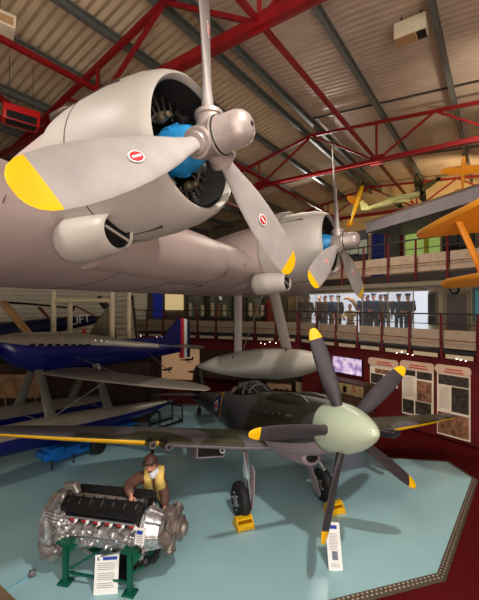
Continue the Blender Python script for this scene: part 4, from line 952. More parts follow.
# trolley under the near float
S6T = lambda t, w, z: S6(t+.15, w, z)
tr = thing('float_trolley', 'bright blue wheeled trolley under the near racer float', 'trolley', S6T(1.6, .95, 0))
b = MB(); rr_ = M((rd_, rw, V((0, 0, 1)))).transposed()
b.box(S6T(.95, 1.0, .32), (.9, .5, .18), rr_, bev=.02); b.box(S6T(1.4, 1.15, .2), (1.3, .12, .12), rr_, bev=.02); b.box(S6T(1.4, .75, .2), (1.3, .12, .12), rr_, bev=.02); b.box(S6T(.75, 1.1, .4), (.3, .6, .25), rr_, bev=.03); b.box(S6T(1.9, .95, .38), (.2, .6, .3), rr_, bev=.03); b.box(S6T(2.9, 1.0, .34), (.7, .5, .3), rr_, bev=.03); b.bar(S6T(1.9, .95, .2), S6T(2.9, .95, .25), .12, .1); b.build('trolley_frame', m_sky, tr)
for t, w in ((1.9, 1.3), (1.9, .6), (3.1, 1.3)):
    b = MB(); b.lathe(S6T(t, w-.07, .24), rw, [(0, .14), (.01, .21), (.04, .24), (.1, .24), (.13, .21), (.14, .14)], 24); wh = b.build('trolley_wheel', m_rubber, tr)
    b = MB(); b.lathe(S6T(t, w-.08, .24), rw, [(0, .12), (.16, .12)], 16); b.build('wheel_hub', m_dark, wh)
for t_, w_, z_ in ((.65, 1.28, .34), (1.2, 1.3, .24)): b = MB(); b.bar(S6T(t_, w_, 0), S6T(t_, w_, z_), .03, .03); b.build('support_jack', m_slab, tr)
tr2 = thing('float_cradle', 'low black cradle under the tail of the racer float', 'cradle', S6(4.9, .95, 0))
b = MB()
for t in (4.3, 5.3):
    for w in (.7, 1.2): b.bar(S6(t, w, 0), S6(t, w, .62), .05, .05)
    b.bar(S6(t, .7, .58), S6(t, 1.2, .58), .05, .06)
for w in (.7, 1.2): b.bar(S6(4.3, w, .1), S6(5.3, w, .1), .05, .05)
b.build('cradle_frame', m_black, tr2)

# ------------------------------------------------------------------ left background
# cream support frame
b = MB(); b.prism([U(-60, 430, 12.5)*1, U(140, 430, 12.6)*1, U(140, 430, 12.6)+V((.3, 2.2, 0)), U(-60, 430, 12.5)+V((-.5, 2.2, 0))], (0, 0, .01)); b.b.clear()
p0, p1 = V((-10.2, 12.45, 0)), V((-3.2, 12.75, 0)); b = MB(); b.prism([p0, p1, p1+V((.1, 2.0, 0)), p0+V((-.1, 2.0, 0))], (0, 0, 2.05)); tag(b.build('display_plinth', mat('plinth_brown', (58, 36, 30), .8, 0, .3, 2)), 'long dark brown plinth behind the blue racer carrying cream poles', 'plinth')
fr = thing('support_frame', 'cream painted pole frame standing behind the blue racer', 'frame', (UF(90, 420).x, 13.2, 2.05))
for x, Y, yt in ((53.5, 12.9, 291), (70, 13.6, 300), (112, 13.0, 288), (128.5, 14.0, 292)):
    p = U(x, yt, Y); b = MB(); b.tube([V((p.x, Y, 2.05)), p], .09, 12); b.build('pole', m_pole, fr)
b = MB(); b.tube([U(53.5, 300.5, 12.9), U(112, 300.5, 13.0)], .085, 10); b.tube([U(53.5, 300.5, 12.9), U(70, 302, 13.6)], .07, 10); b.build('crossbar', m_pole, fr)
# dark blue hanging aircraft behind
hb = thing('light_aircraft', 'dark navy aircraft fuselage behind the cream pole frame', 'aircraft', U(60, 330, 14.6))
b = MB(); b.loft([[U(x, y, 14.6)+V((0, .45*k*math.sin(a), .45*k*.9*math.cos(a))) for a in [2*math.pi*q/20 for q in range(20)]] for x, y, k in ((-40, 334, .9), (0, 333, 1.05), (20, 331, 1.0), (45, 327, .85), (70, 323, .62), (90, 320.5, .45), (100, 319, .3))]); b.build('fuselage', m_navy, hb, 60)
def text_mesh(s_, size, loc, xdir, up, m, name, parent, ext=.004):
    cu = bpy.data.curves.new('t', 'FONT'); cu.body = s_; cu.size = size; cu.extrude = ext; cu.align_x = 'CENTER'; cu.align_y = 'CENTER'
    o = bpy.data.objects.new('t', cu); C.objects.link(o); bpy.context.view_layer.update()
    me = bpy.data.meshes.new_from_object(o.evaluated_get(bpy.context.evaluated_depsgraph_get())); bpy.data.objects.remove(o)
    xdir = V(xdir).normalized(); up = V(up).normalized(); z = xdir.cross(up); mx = M((xdir, up, z)).transposed().to_4x4(); mx.translation = V(loc)
    me.transform(mx); b = MB(); b.mesh(me); return b.build(name, m, parent, 0)
text_mesh('UFT', .42, U(80.5, 320, 14.05), (1, .06, .22), (-.1, 0, 1), m_white, 'lettering', hb)
b = MB(); b.tube([U(2, 302, 14.3), U(30, 304, 14.3), U(72, 308, 14.3)], [.05, .04, .03], 8); b.build('rotor_shaft', m_black, hb)
b = MB(); b.bar(U(39, 307, 14.4), U(52, 322, 14.4), .2, .04); b.build('rotor_blade', mat('rust_blade', (96, 36, 28), .6), hb)
b = MB(); b.bar(U(66, 320, 14.4), U(75, 306, 14.4), .2, .04); b.bar(U(76, 306, 14.4), U(98, 318, 14.4), .14, .04); b.build('rotor_blade', mat('rust_blade', (96, 36, 28)), hb)
b = MB(); b.bar(U(98, 297, 13.6), U(107, 308, 13.6), .22, .2, bev=.03); tag(b.build('flood_lamp', m_black), 'black flood lamp at the right top of the cream pole frame', 'lamp')
b = MB(); b.prism([U(86, 338, 13.3), U(106, 308, 13.3), U(110, 310, 13.3), U(108, 338, 13.3)], (0, .1, 0)); tag(b.build('fin_panel', mat('olive_panel', (104, 96, 72), .6, 0, .15, 3)), 'sloping olive fin between the two right cream poles', 'fin')
b = MB(); b.lathe(U(84, 339, 12.6), (0, 0, 1), [(0, .08), (.1, .09), (.12, .05)], 14); b.lathe(U(84, 335, 12.6), (0, 0, 1), [(0, .06), (.14, .07), (.22, .02)], 14, mi=1); tag(b.build('red_topped_beacon', [m_white, m_heater]), 'small white and red beacon on top of the racer fuselage', 'beacon')
# staircase
st = thing('staircase', 'open staircase behind the rightmost cream pole', 'stairs', (UF(122, 430).x, 15.5, 0))
for k in range(7):
    b = MB(); b.box(U(122-.3*k, 301+k*5.6, 15.6-.1*k), (1.0, .28, .05)); b.build('tread', mat('tread_grey', (150, 136, 120), .6), st)
for x0, x1 in ((110, 112), (132, 134)):
    b = MB(); b.bar(U(x0, 296, 15.8), U(x0+6, 345, 15.0), .06, .22); b.build('stringer', m_slab, st)
b = MB(); b.bar(U(3, 302, 12.3), U(31, 337, 12.0), .34, .05, bev=.01); tag(b.build('wooden_blade', m_tan), 'pale tan paddle blade slanting behind the racer nose at the left edge', 'blade')
# little clutter under the racer nose
b = MB(); b.box(V((-7.3, 12.3, 1.35)), (1.3, .06, .8), bev=.02); b.bar((-7.8, 12.34, 0), (-7.8, 12.34, 1.2), .05, .05); b.bar((-6.8, 12.34, 0), (-6.8, 12.34, 1.2), .05, .05); tag(b.build('notice_board', mat('board_tan', (160, 120, 84), .7, 0, .4, 3)), 'tan notice board glimpsed beneath the racer nose', 'board')
b = MB(); b.bar((-8.1, 12.25, 0), (-8.1, 12.25, 2.1), .08, .08); b.box((-8.1, 12.25, .015), (.35, .3, .03)); tag(b.build('white_post', m_white), 'white post under the racer nose at the left edge', 'post')
b = MB(); b.prism([(-11, 14.3, 0), (-5.2, 17.6, 0), (-5.2, 17.6, 1.6), (-11, 14.3, 1.6)], (.1, .2, 0)); struct(b.build('wall_dark_base', mat('brown_base', (60, 34, 26), .8, 0, .3, 2), smooth=0))
b = MB(); b.box(V((-2.7, 15.5, .45)), (2.6, .4, .9), M.Rotation(R(-12), 3, 'Z'), bev=.02); tag(b.build('red_barrier', m_darkred), 'low dark red barrier behind the racer wing tip', 'barrier')

# ------------------------------------------------------------------ V12 ENGINE
ex = V((.975, -.2, 0)).normalized(); ey = V((.2, .975, 0)).normalized(); EO = V((-1.87, 5.62, 0))
EM = M((ex, ey, V((0, 0, 1)))).transposed().to_4x4(); EM.translation = EO
eng = thing('aero_engine', 'large silver and black V-twelve aero engine on a green stand', 'engine', mtx=EM)
def ef(name, b, m, parent=None, sm=38):
    for v in b.b.verts: v.co.x = (v.co.x+.62)*.94-.68
    return b.build(name, m, parent or eng, sm, local=True)
ZC = .71
b = MB()
b.loft([[V((x, y, z)) for y, z in ((-.2, ZC+.1), (-.3, ZC-.02), (-.27, ZC-.16), (-.16, ZC-.27), (.16, ZC-.27), (.27, ZC-.16), (.3, ZC-.02), (.2, ZC+.1), (.1, ZC+.16), (-.1, ZC+.16))] for x in (-.62, .62)])
rn = random.Random(3)
for k in range(40):
    x = -.6+1.2*rn.random(); z = ZC-.24+.3*rn.random(); y = -.29+.03*rn.random()-(.0 if z > ZC-.15 else -.08)
    if rn.random() < .5: b.box((x, y, z), (.04+.1*rn.random(), .07, .03+.06*rn.random()), M.Rotation(rn.uniform(-.3, .3), 3, 'Y'), bev=.006)
    else: b.lathe((x, y+.02, z), (0, -1, 0), [(0, .03), (.05, .03), (.06, .018)], 10)
ef('crankcase', b, m_alloy)
for sd in (-1, 1):
    rot = M.Rotation(R(30)*-sd, 3, 'X'); d = rot @ V((0, 0, 1)); o = V((0, 0, ZC)); wv = rot @ V((0, 1, 0))
    b = MB(); b.box(o+d*.28, (1.22, .24, .24), rot, bev=.015)
    for k in range(6):
        b.box(o+d*.28-wv*.125*(1 if sd < 0 else -1)*1+V((-.5+.2*k, 0, 0)), (.15, .03, .2), rot, bev=.008)
    bank = ef('cylinder_bank', b, m_black)
    b = MB(); rings = []
    for x in (-.66, -.64, .62, .64):
        k_ = .85 if abs(x) > .63 else 1
        rings.append([o+d*(.4+h*k_)+wv*w*k_+V((x, 0, 0)) for w, h in ((-.13, 0), (-.13, .06), (-.09, .12), (.09, .12), (.13, .06), (.13, 0))])
    b.loft(rings)
    for k in range(7):
        for q in (-.11, .11): b.lathe(o+d*.455+wv*q+V((-.57+.19*k, 0, 0)), d, [(0, .012), (.04, .012)], 6)
    cov = ef('cam_cover', b, mat('crackle_black', (22, 20, 21), .5, .1, .3, 30, bump=.1))
    b = MB()
    for k in range(7): b.bar(o+d*.525+wv*-.04+V((-.55+.19*k, 0, 0)), o+d*.525+wv*.04+V((-.55+.19*k, 0, 0)), .014, .012)
    b.tube([o+d*.36+wv*.15*sd+V((-.6, 0, 0)), o+d*.36+wv*.15*sd+V((.6, 0, 0))], .018, 8)
    ef('ignition_rail', b, m_bright, bank)
    for k in range(6):
        x = -.46+.2*k; c = o+d*.3+wv*sd*.14+V((x, 0, 0)); rt = rot
        b = MB(); b.box(c, (.11, .05, .07), rot, bev=.008); pc = ef('exhaust_port_cover', b, m_portred, bank)
        b = MB(); b.tube([c+d*.05+wv*sd*.02+V((.06, 0, 0)), c-d*.02+wv*sd*.05+V((.03, 0, 0)), c-d*.09+wv*sd*.03+V((-.03, 0, 0))], .012, 6); b.lathe(c+wv*sd*.02+V((.07, 0, .02)), wv*sd, [(0, .018), (.04, .018), (.05, .01)], 8); ef('spark_plug_lead', b, m_white, pc)
# intake manifold in the V
b = MB(); b.tube([V((-.6, 0, ZC+.36)), V((.5, 0, ZC+.36))], .07, 12)
for k in range(6):
    for q in (-1, 1): b.tube([V((-.48+.2*k, 0, ZC+.36)), V((-.48+.2*k, q*.12, ZC+.37))], .03, 8)
ef('intake_manifold', b, m_alloy2)
# supercharger, left end
b = MB(); b.lathe((-.62, 0, ZC+.02), (-1, 0, 0), [(0, .27), (.08, .3), (.1, .33), (.13, .33), (.15, .29), (.2, .27), (.22, .36), (.26, .4), (.36, .4), (.4, .36), (.42, .25), (.5, .2)], 40)
for k in range(16):
    a = 2*math.pi*k/16; b.lathe((-.86, .375*math.cos(a), ZC+.02+.375*math.sin(a)), (-1, 0, 0), [(0, .02), (.14, .02), (.15, .012)], 8)
sup = ef('supercharger', b, m_alloy)
b = MB(); b.tube([V((-.98, -.1, ZC-.18)), V((-1.05, -.16, ZC-.3)), V((-.95, -.24, ZC-.38)), V((-.8, -.28, ZC-.36)), V((-.72, -.28, ZC-.3))], [.1, .13, .13, .11, .09], 14); b.tube([V((-.85, -.3, ZC-.32)), V((-.62, -.3, ZC-.25))], .03, 8, mi=1); ef('intake_elbow', b, [m_alloy2, m_bright], sup)
b = MB(); b.tube([V((-.85, 0, ZC+.38)), V((-.8, .02, ZC+.5)), V((-.66, .02, ZC+.52)), V((-.58, 0, ZC+.42))], [.06, .075, .07, .06], 12); b.ball((-.72, -.18, ZC+.44), (.06, .06, .08), 8); ef('outlet_elbow', b, m_alloy2, sup)
for k in range(9):
    x = -.66-.04*rn.random(); y = -.3+.1*rn.random(); z = ZC-.28+.5*rn.random(); b = MB()
    b.lathe((x, y, z), (rn.uniform(-.4, .4), -1, rn.uniform(-.4, .4)), [(0, .06), (.05, .06), (.06, .045), (.1, .04), (.11, .02)], 12); ef('accessory_pump', b, m_alloy2 if k % 2 else m_alloy)
# wire loom
b = MB()
for k in range(7):
    z = ZC-.1+.06*k; b.tube([V((-.6, -.3, z)), V((-.72, -.34-.008*k, z+.05)), V((-.86, -.33-.01*k, z+.08)), V((-1.0, -.2, z-.05))], .007, 5)
b.tube([V((-.3, -.32, ZC-.2)), V((0, -.36, ZC-.26)), V((.3, -.33, ZC-.18)), V((.55, -.3, ZC-.1))], .016, 6); b.tube([V((-.5, -.31, ZC-.05)), V((0, -.33, ZC-.02)), V((.5, -.31, ZC-.05))], .014, 6)
ef('pipework', b, m_bright)
# reduction gear, right end
b = MB(); b.lathe((.62, 0, ZC+.02), (1, 0, 0), [(0, .28), (.06, .3), (.1, .27), (.22, .25), (.3, .22), (.34, .24), (.37, .24), (.38, .15), (.46, .12)], 36)
for k in range(14):
    a = 2*math.pi*k/14; b.lathe((.66, .29*math.cos(a), ZC+.02+.29*math.sin(a)), (1, 0, 0), [(0, .014), (.04, .014)], 6)
for k in range(8):
    a = 2*math.pi*k/8; b.bar(V((.7, .28*math.cos(a), ZC+.02+.28*math.sin(a))), V((.96, .21*math.cos(a), ZC+.02+.21*math.sin(a))), .025, .03)
gear_c = ef('reduction_gear_case', b, m_alloy)
b = MB(); b.lathe((.96, 0, ZC+.08), (1, 0, 0), [(0, .1), (.06, .11), (.07, .2), (.1, .25), (.13, .25), (.15, .18), (.2, .14), (.24, .17), (.27, .17), (.29, .1), (.34, .09)], 32)
for k in range(5):
    a = 2*math.pi*k/5+.6; d = V((0, math.cos(a), math.sin(a))); b.tube([V((1.06, 0, ZC+.08))+d*.1, V((1.06, 0, ZC+.08))+d*.27, V((1.06, 0, ZC+.08))+d*.33], [.09, .085, .07], 14); b.tube([V((1.06, 0, ZC+.08))+d*.28, V((1.06, 0, ZC+.08))+d*.3], .1, 14)
ef('propeller_hub', b, mat('hub_bronze', (146, 134, 126), .4, .7, .25, 10))
for k in range(7):
    b = MB(); b.lathe((.58+.12*rn.random(), -.26+.06*rn.random(), ZC-.3+.3*rn.random()), (rn.uniform(-.3, .6), -1, rn.uniform(-.6, .2)), [(0, .05), (.06, .05), (.08, .03)], 12); ef('accessory_pump', b, (m_engblk, m_alloy2)[k % 2])
b = MB(); b.tube([V((.5, -.2, ZC-.25)), V((.6, -.24, ZC-.36)), V((.8, -.12, ZC-.36)), V((.85, .05, ZC-.22))], [.05, .06, .05, .04], 10); b.ball((.7, -.2, ZC-.34), (.1, .08, .07), 8); ef('oil_pump', b, m_engblk)
# stand
sd_ = thing('engine_stand', 'green welded steel stand carrying the aero engine', 'stand', mtx=EM)
for x in (-.6, .42):
    for y in (-.36, .36):
        b = MB(); b.bar((x, y, .03), (x, y, ZC-.14), .07, .07, bev=.006); b.build('leg', m_green, sd_, local=True)
        b = MB(); b.box((x, y, .02), (.18, .16, .03), bev=.005); b.lathe((x, y, -.0), (0, 0, 1), [(0, .03), (.02, .03)], 10); b.build('foot_plate', m_green, sd_, local=True)
    b = MB(); b.bar((x, -.36, ZC-.16), (x, .36, ZC-.16), .08, .07); b.build('cross_beam', m_green, sd_, local=True)
    b = MB(); b.box((x, -.36, ZC-.1), (.22, .14, .03), bev=.004); b.prism([(x+.05, -.375, ZC-.12), (x+.2, -.375, ZC-.12), (x+.05, -.375, ZC-.3)], (0, .02, 0)); b.build('mounting_bracket', m_green, sd_, local=True)
for y in (-.36, .36):
    b = MB(); b.bar((-.6, y, .16), (.42, y, .16), .03, .03); b.build('tie_bar', m_green, sd_, local=True)
    for a_, c_ in (((-.57, y, .2), (-.1, y, ZC-.2)), ((.4, y, .28), (.62, y, ZC-.3))): b = MB(); b.bar(a_, c_, .025, .025); b.build('diagonal_brace', m_green, sd_, local=True)
# black pedestal under the engine
p = EO+ex*-.02; b = MB(); b.lathe((p.x, p.y+.02, 0), (0, 0, 1), [(0, .3), (.03, .31), (.06, .28), (.1, .2), (.14, .1), (.2, .06), (.46, .055)], 32)
tag(b.build('round_pedestal', m_black), 'black round-based pedestal under the middle of the engine', 'pedestal')
# label hung on the engine
lb = thing('hanging_label', 'small white card hung on the engine front right', 'label', U(140, 537, 5.1))
def board(root, c, w, h, xd, up, m, name, th=.012):
    xd = V(xd).normalized(); up = V(up).normalized(); nn = xd.cross(up)
    b = MB(); b.prism([c-xd*w/2-up*h/2, c+xd*w/2-up*h/2, c+xd*w/2+up*h/2, c-xd*w/2+up*h/2], -nn*th); return b.build(name, m, root, 0), xd, up, nn
cc = U(140, 536.5, 5.12)
board(lb, cc, .14, .22, (ex+V((0, 0, .0))), V((.12, .1, 1)), m_white, 'card'); o_, xd, up_, nn = board(lb, cc+V((0, 0, .06))-ey*.012, .09, .045, ex, V((.12, .1, 1)), m_bluehead, 'blue_mark', .004)
b = MB()
for k in range(4): b.bar(cc+V((-.045, -.016, .015-.028*k)), cc+V((.045, -.034, .015-.028*k)), .004, .007)
b.build('printed_lines', m_text, lb, 0)
b = MB(); b.tube([cc+V((0, .005, .1)), cc+V((0.02, .12, .22))], .006, 5); b.build('string', m_white, lb)
# sign boards on the floor
def sign(name, label, base, w, h, xd, lean, seed):
    r = thing(name, label, 'sign', base); xd = V(xd).normalized(); fw = V((xd.y, -xd.x, 0)); up = (V((0, 0, 1))-fw*lean).normalized()
    c = V(base)+up*h/2; o_, xd, up, nn = board(r, c, w, h, xd, up, m_white, 'board')
    b = MB(); fr_ = c+nn*.003
    def rect(x0, x1, z0, z1): b.prism([fr_+xd*w*x0+up*h*z0, fr_+xd*w*x1+up*h*z0, fr_+xd*w*x1+up*h*z1, fr_+xd*w*x0+up*h*z1], nn*.002)
    return r, c, xd, up, nn, rect, b, w, h
r, c, xd, up, nn, rect, b, w, h = sign('information_sign', 'white information sheet with blue heading standing before the engine', UF(105.5, 594.5), .33, .5, (.985, .1, 0), .22, 1)
rect(-.18, .42, .36, .44); b.build('blue_heading', m_bluehead, r, 0)
b = MB()
def rect2(x0, x1, z0, z1): b.prism([c+nn*.003+xd*w*x0+up*h*z0, c+nn*.003+xd*w*x1+up*h*z0, c+nn*.003+xd*w*x1+up*h*z1, c+nn*.003+xd*w*x0+up*h*z1], nn*.002)
for k in range(13):
    if k in (4, 9): continue
    z = .27-.05*k; rect2(-.38, .38-.12*random.random(), z, z+.016)
b.build('printed_lines', m_text, r, 0)
b = MB(); rect2(-.42, -.32, .36, .44); b.build('emblem', mat('emblem_grey', (120, 130, 160), .5), r, 0)
b = MB(); b.bar(c-nn*.02+V((0, 0, .05)), V((c.x, c.y, 0))-V((nn.x, nn.y, 0))*.16, .03, .01); b.build('rear_prop', m_white, r, 0)
r, c, xd, up, nn, rect, b, w, h = sign('information_sign', 'narrow white information board leaning beneath the fighter propeller', UF(336, 571), .22, .66, (.97, .06, -.1), .3, 2)
b.free if False else None
rect(-.3, .3, .36, .44); b.build('blue_heading', m_bluehead, r, 0)
b = MB()
for k in range(12):
    z = .26-.03*k; rect2(-.34, .34-.14*random.random(), z, z+.009)
b.build('printed_lines', m_text, r, 0)
b = MB()
for k in range(3): rect2(-.3, .3, -.36-.03*k, -.352-.03*k)
b.build('printed_caption', m_text, r, 0)
b = MB(); rect2(-.2, .22, -.28, -.1); b.build('photograph', mat('sign_photo', (120, 124, 140), .5, 0, .4, 12), r, 0)
b = MB(); b.bar(c-nn*.02, V((c.x, c.y, 0))-V((nn.x, nn.y, 0))*.35, .03, .01); b.build('rear_prop', m_white, r, 0)
# floor lamp knuckle with flat blue cable cover (bottom left)
p = UF(32, 576); fl = thing('floor_uplighter', 'small grey floor fitting with a flat blue cable strip, lower left', 'light fitting', p)
b = MB(); b.box(p+V((0, 0, .04)), (.09, .08, .07), M.Rotation(.5, 3, 'Z'), bev=.012); b.lathe(p+V((.02, -.03, .06)), (.4, -.6, .5), [(0, .035), (.05, .04), (.06, .03)], 14); b.build('fitting_body', mat('fitting_grey', (104, 100, 104), .5, .3, .3, 16), fl)
b = MB(); b.bar(p+V((-.03, -.02, .008)), UF(7, 590)+V((0, 0, .008)), .035, .012); b.build('cable_strip', m_ltblue, fl)

# ---- the pilot figure leaning on the engine
def G(px, py, Y): return U(px, py, Y)
base = V((-1.5, 6.42, 0))
J = dict(base=base, pelvis=V((-1.48, 6.48, .8)), waist=V((-1.48, 6.42, .93)), chest=V((-1.475, 6.3, 1.12)), neck0=V((-1.47, 6.2, 1.25)), neck=V((-1.47, 6.15, 1.3)), head=G(150.5, 463.5, 6.06)+V((0, 0, 0)),
         shR=G(140, 477, 6.12), elR=G(127.5, 486.5, 5.74), wrR=G(131, 494.5, 5.52), shL=G(160, 478, 6.25), elL=G(165, 495, 6.2), wrL=G(164.5, 507, 6.0),
         hdR=(.03, -.12, -.07), pnR=(0, 0, -1), hdL=(-.02, -.12, -.1), pnL=(-1, 0, -.3),
         hipL=V((-1.39, 6.48, .75)), knL=V((-1.34, 6.4, .42)), anL=V((-1.24, 6.4, .09)), toeL=V((-1.16, 6.22, .05)), hipR=V((-1.58, 6.48, .75)), knR=V((-1.6, 6.42, .42)), anR=V((-1.6, 6.5, .09)), toeR=V((-1.62, 6.33, .05)))
for k_ in list(J):
    if k_ in ('base', 'pelvis', 'waist', 'chest', 'neck0', 'neck') or k_[:3] in ('hip', 'knL', 'knR', 'anL', 'anR', 'toe'): J[k_] = V(J[k_])+V((.05, 0, 0))
look = V((.12, -1, -.42))
r, body = person('mannequin pilot in brown jacket, yellow life vest and leather helmet leaning on the engine', None, J, 1.05, look, m_leather, m_trous, mat('boot_brown', (74, 48, 40), .6), up=V((0, -.3, 1)), sub=2, fat=1.25, hs=1.12)
hc = J['head']; lf = look.normalized(); upv = (V((0, -.3, 1))-lf*V((0, -.3, 1)).dot(lf)).normalized(); sdv = upv.cross(lf); HR = M((lf, sdv, upv)).transposed(); HS = 1.05*1.12*1.06
b = MB(); rings = []
for u, fr_, lr, off in ((-.07, .05, .083, -.035), (-.03, .068, .088, -.03), (.02, .082, .09, -.02), (.045, .098, .09, -.002), (.08, .088, .08, -.002), (.11, .06, .055, -.005), (.128, .015, .015, -.005)):
    rings.append([hc+HR@V((off+fr_*math.cos(a), lr*math.sin(a), u))*HS for a in [2*math.pi*k/20 for k in range(20)]])
b.loft(rings)
for q in (-1, 1): b.ball(hc+HR@V((-.005, q*.085, -.01))*HS, (.04, .024, .046), 8, rot=HR)
b.build('flying_helmet', m_helmet, r)
b = MB()
for q in (-1, 1): b.lathe(hc+HR@V((.08, q*.035, .088))*HS, HR@V((1, q*.3, .5)), [(0, .03), (.015, .032), (.02, .024)], 14)
b.build('goggles', mat('goggle_glass', (70, 60, 54), .2, .3), r)
b = MB(); b.tube([hc+HR@V((.098, -.03, -.045))*HS, hc+HR@V((.106, 0, -.038))*HS, hc+HR@V((.098, .03, -.045))*HS], [.006, .012, .006], 6); b.build('moustache', m_helmet, r)
b = MB(); nk = J['neck']; b.lathe(nk+V((0, 0, -.06)), (0, -.35, 1), [(0, .085), (.04, .092), (.09, .08), (.11, .062)], 18); b.ball(nk+V((0, -.1, -.02)), (.06, .045, .075), 8); b.build('scarf', m_scarf, r)
# life vest : two lobes down the chest plus collar and waist straps
ch, wa, ne = J['chest'], J['waist'], J['neck0']; b = MB()
for q in (-1, 1):
    b.tube([ne+V((q*.09, .1, .03)), ne+V((q*.115, -.02, .05)), ne+V((q*.1, -.12, -.03)), ch+V((q*.1, -.15, -.02)), wa+V((q*.1, -.16, .0)), wa+V((q*.1, -.15, -.12)), wa+V((q*.09, -.12, -.2))], [.05, .065, .08, .095, .095, .09, .05], 16, sq=.75)
b.tube([ne+V((-.09, .1, .03)), ne+V((0, .13, .03)), ne+V((.09, .1, .03))], .05, 10)
b.build('life_vest', m_vest, r, 85)
b = MB()
for z in (-.04, .04): b.lathe(wa+V((0, -.01, z)), (0, 0, 1), [(-.012, .17), (-.012, .188), (.012, .188), (.012, .17), (-.012, .17)], 24, cap=False)
b.tube([ch+V((-.03, -.225, .06)), wa+V((.02, -.22, -.02))], .008, 6)
b.build('vest_strap', mat('strap_brown', (92, 66, 44), .7), r)
b = MB(); b.tube([ne+V((-.1, .08, .02)), ne+V((-.12, -.02, .02)), ne+V((-.06, -.13, -.06))], [.04, .045, .03], 10); b.tube([ne+V((.1, .08, .02)), ne+V((.12, -.02, .02)), ne+V((.06, -.13, -.06))], [.04, .045, .03], 10); b.build('fur_collar', mat('sheepskin', (196, 170, 128), .9, 0, .2, 30), r)

# ------------------------------------------------------------------ ORANGE BIPLANE (right edge)
bp = thing('biplane', 'orange biplane wings and strut hanging at the right edge', 'aircraft', U(470, 240, 6.5))
tipF, tipB = U(417, 237, 6.6), U(453, 218, 5.6)
sdir = V((.95, .22, 0)).normalized()
def bwing(le, ch_dir, chord, span, z0, name, tipk):
    rings = []; up = V((0, 0, 1))
    for s_ in (0, .02, .08, .2, .4, .8, 1.6, 3, span):
        k = math.sqrt(min(1, max(.02, 1-(1-min(1, s_/.6))**2)))
        o = le+sdir*s_-ch_dir*chord*(1-k)*.5
        rings.append(airfoil(o, chord*k, .07, 20, fwd=ch_dir))
    b = MB(); b.loft(rings); return b.build(name, m_orange, bp, 60)
c1 = (U(479, 205, 4.75)-U(417, 236.5, 6.7)).normalized()
UW = [U(416, 237, 6.6), U(421, 234, 6.35), U(440, 223.5, 5.85), U(462, 213, 5.35), U(479, 204.5, 5.0), U(560, 163, 4.2), U(640, 205, 5.0), U(560, 228, 5.9), U(479, 232.5, 6.15), U(440, 236.5, 6.45), U(420, 238.5, 6.6)]
def slabwing(pts, th, name):
    c = sum(pts, V())/len(pts); b = MB(); inn = [c+(p-c)*.985 for p in pts]
    b.loft([[p+V((0, 0, -.002)) for p in inn], [p+V((0, 0, th*.5)) for p in pts], [p+V((0, 0, th)) for p in inn]]); return b.build(name, m_orange, bp, 30)
slabwing(UW, .09, 'upper_wing')
LW = [U(440.5, 286.5, 6.3), U(446, 283.5, 6.1), U(462, 281, 5.6), U(479, 278, 5.2), U(600, 262, 4.4), U(660, 285, 5.2), U(560, 286, 5.9), U(479, 286, 6.1), U(450, 288.5, 6.3)]
slabwing(LW, .08, 'lower_wing')
b = MB(); a_, c_ = U(457, 217, 5.75), U(486, 281, 5.8); d = (c_-a_).normalized(); s_ = d.cross(V((0, 1, 0))).normalized()
b.loft([[p+s_*.055*math.cos(q)+V((0, 1, 0))*.03*math.sin(q) for q in [2*math.pi*k/12 for k in range(12)]] for p in (a_, c_)]); b.build('interplane_strut', m_orange, bp)
b = MB(); b.lathe(U(457, 217, 5.7), (0, 0, 1), [(-.05, .05), (0, .06)], 10); b.build('strut_fitting', m_black, bp)
b = MB(); b.loft([[V((x, 5.6+.42*k*math.sin(a), EYE+.75+.5*k*math.cos(a))) for a in [2*math.pi*q/18 for q in range(18)]] for x, k in ((5.2, .5), (5.4, .9), (6, 1), (7.4, .8), (9, .35))]); b.build('fuselage', m_orange, bp, 60)
b = MB()
for x in (5.7, 7): b.tube([V((x, 5.6, EYE+1.1)), V((x, 5.6, 9.0))], .01, 5)
b.build('hanging_wire', m_steel, bp)

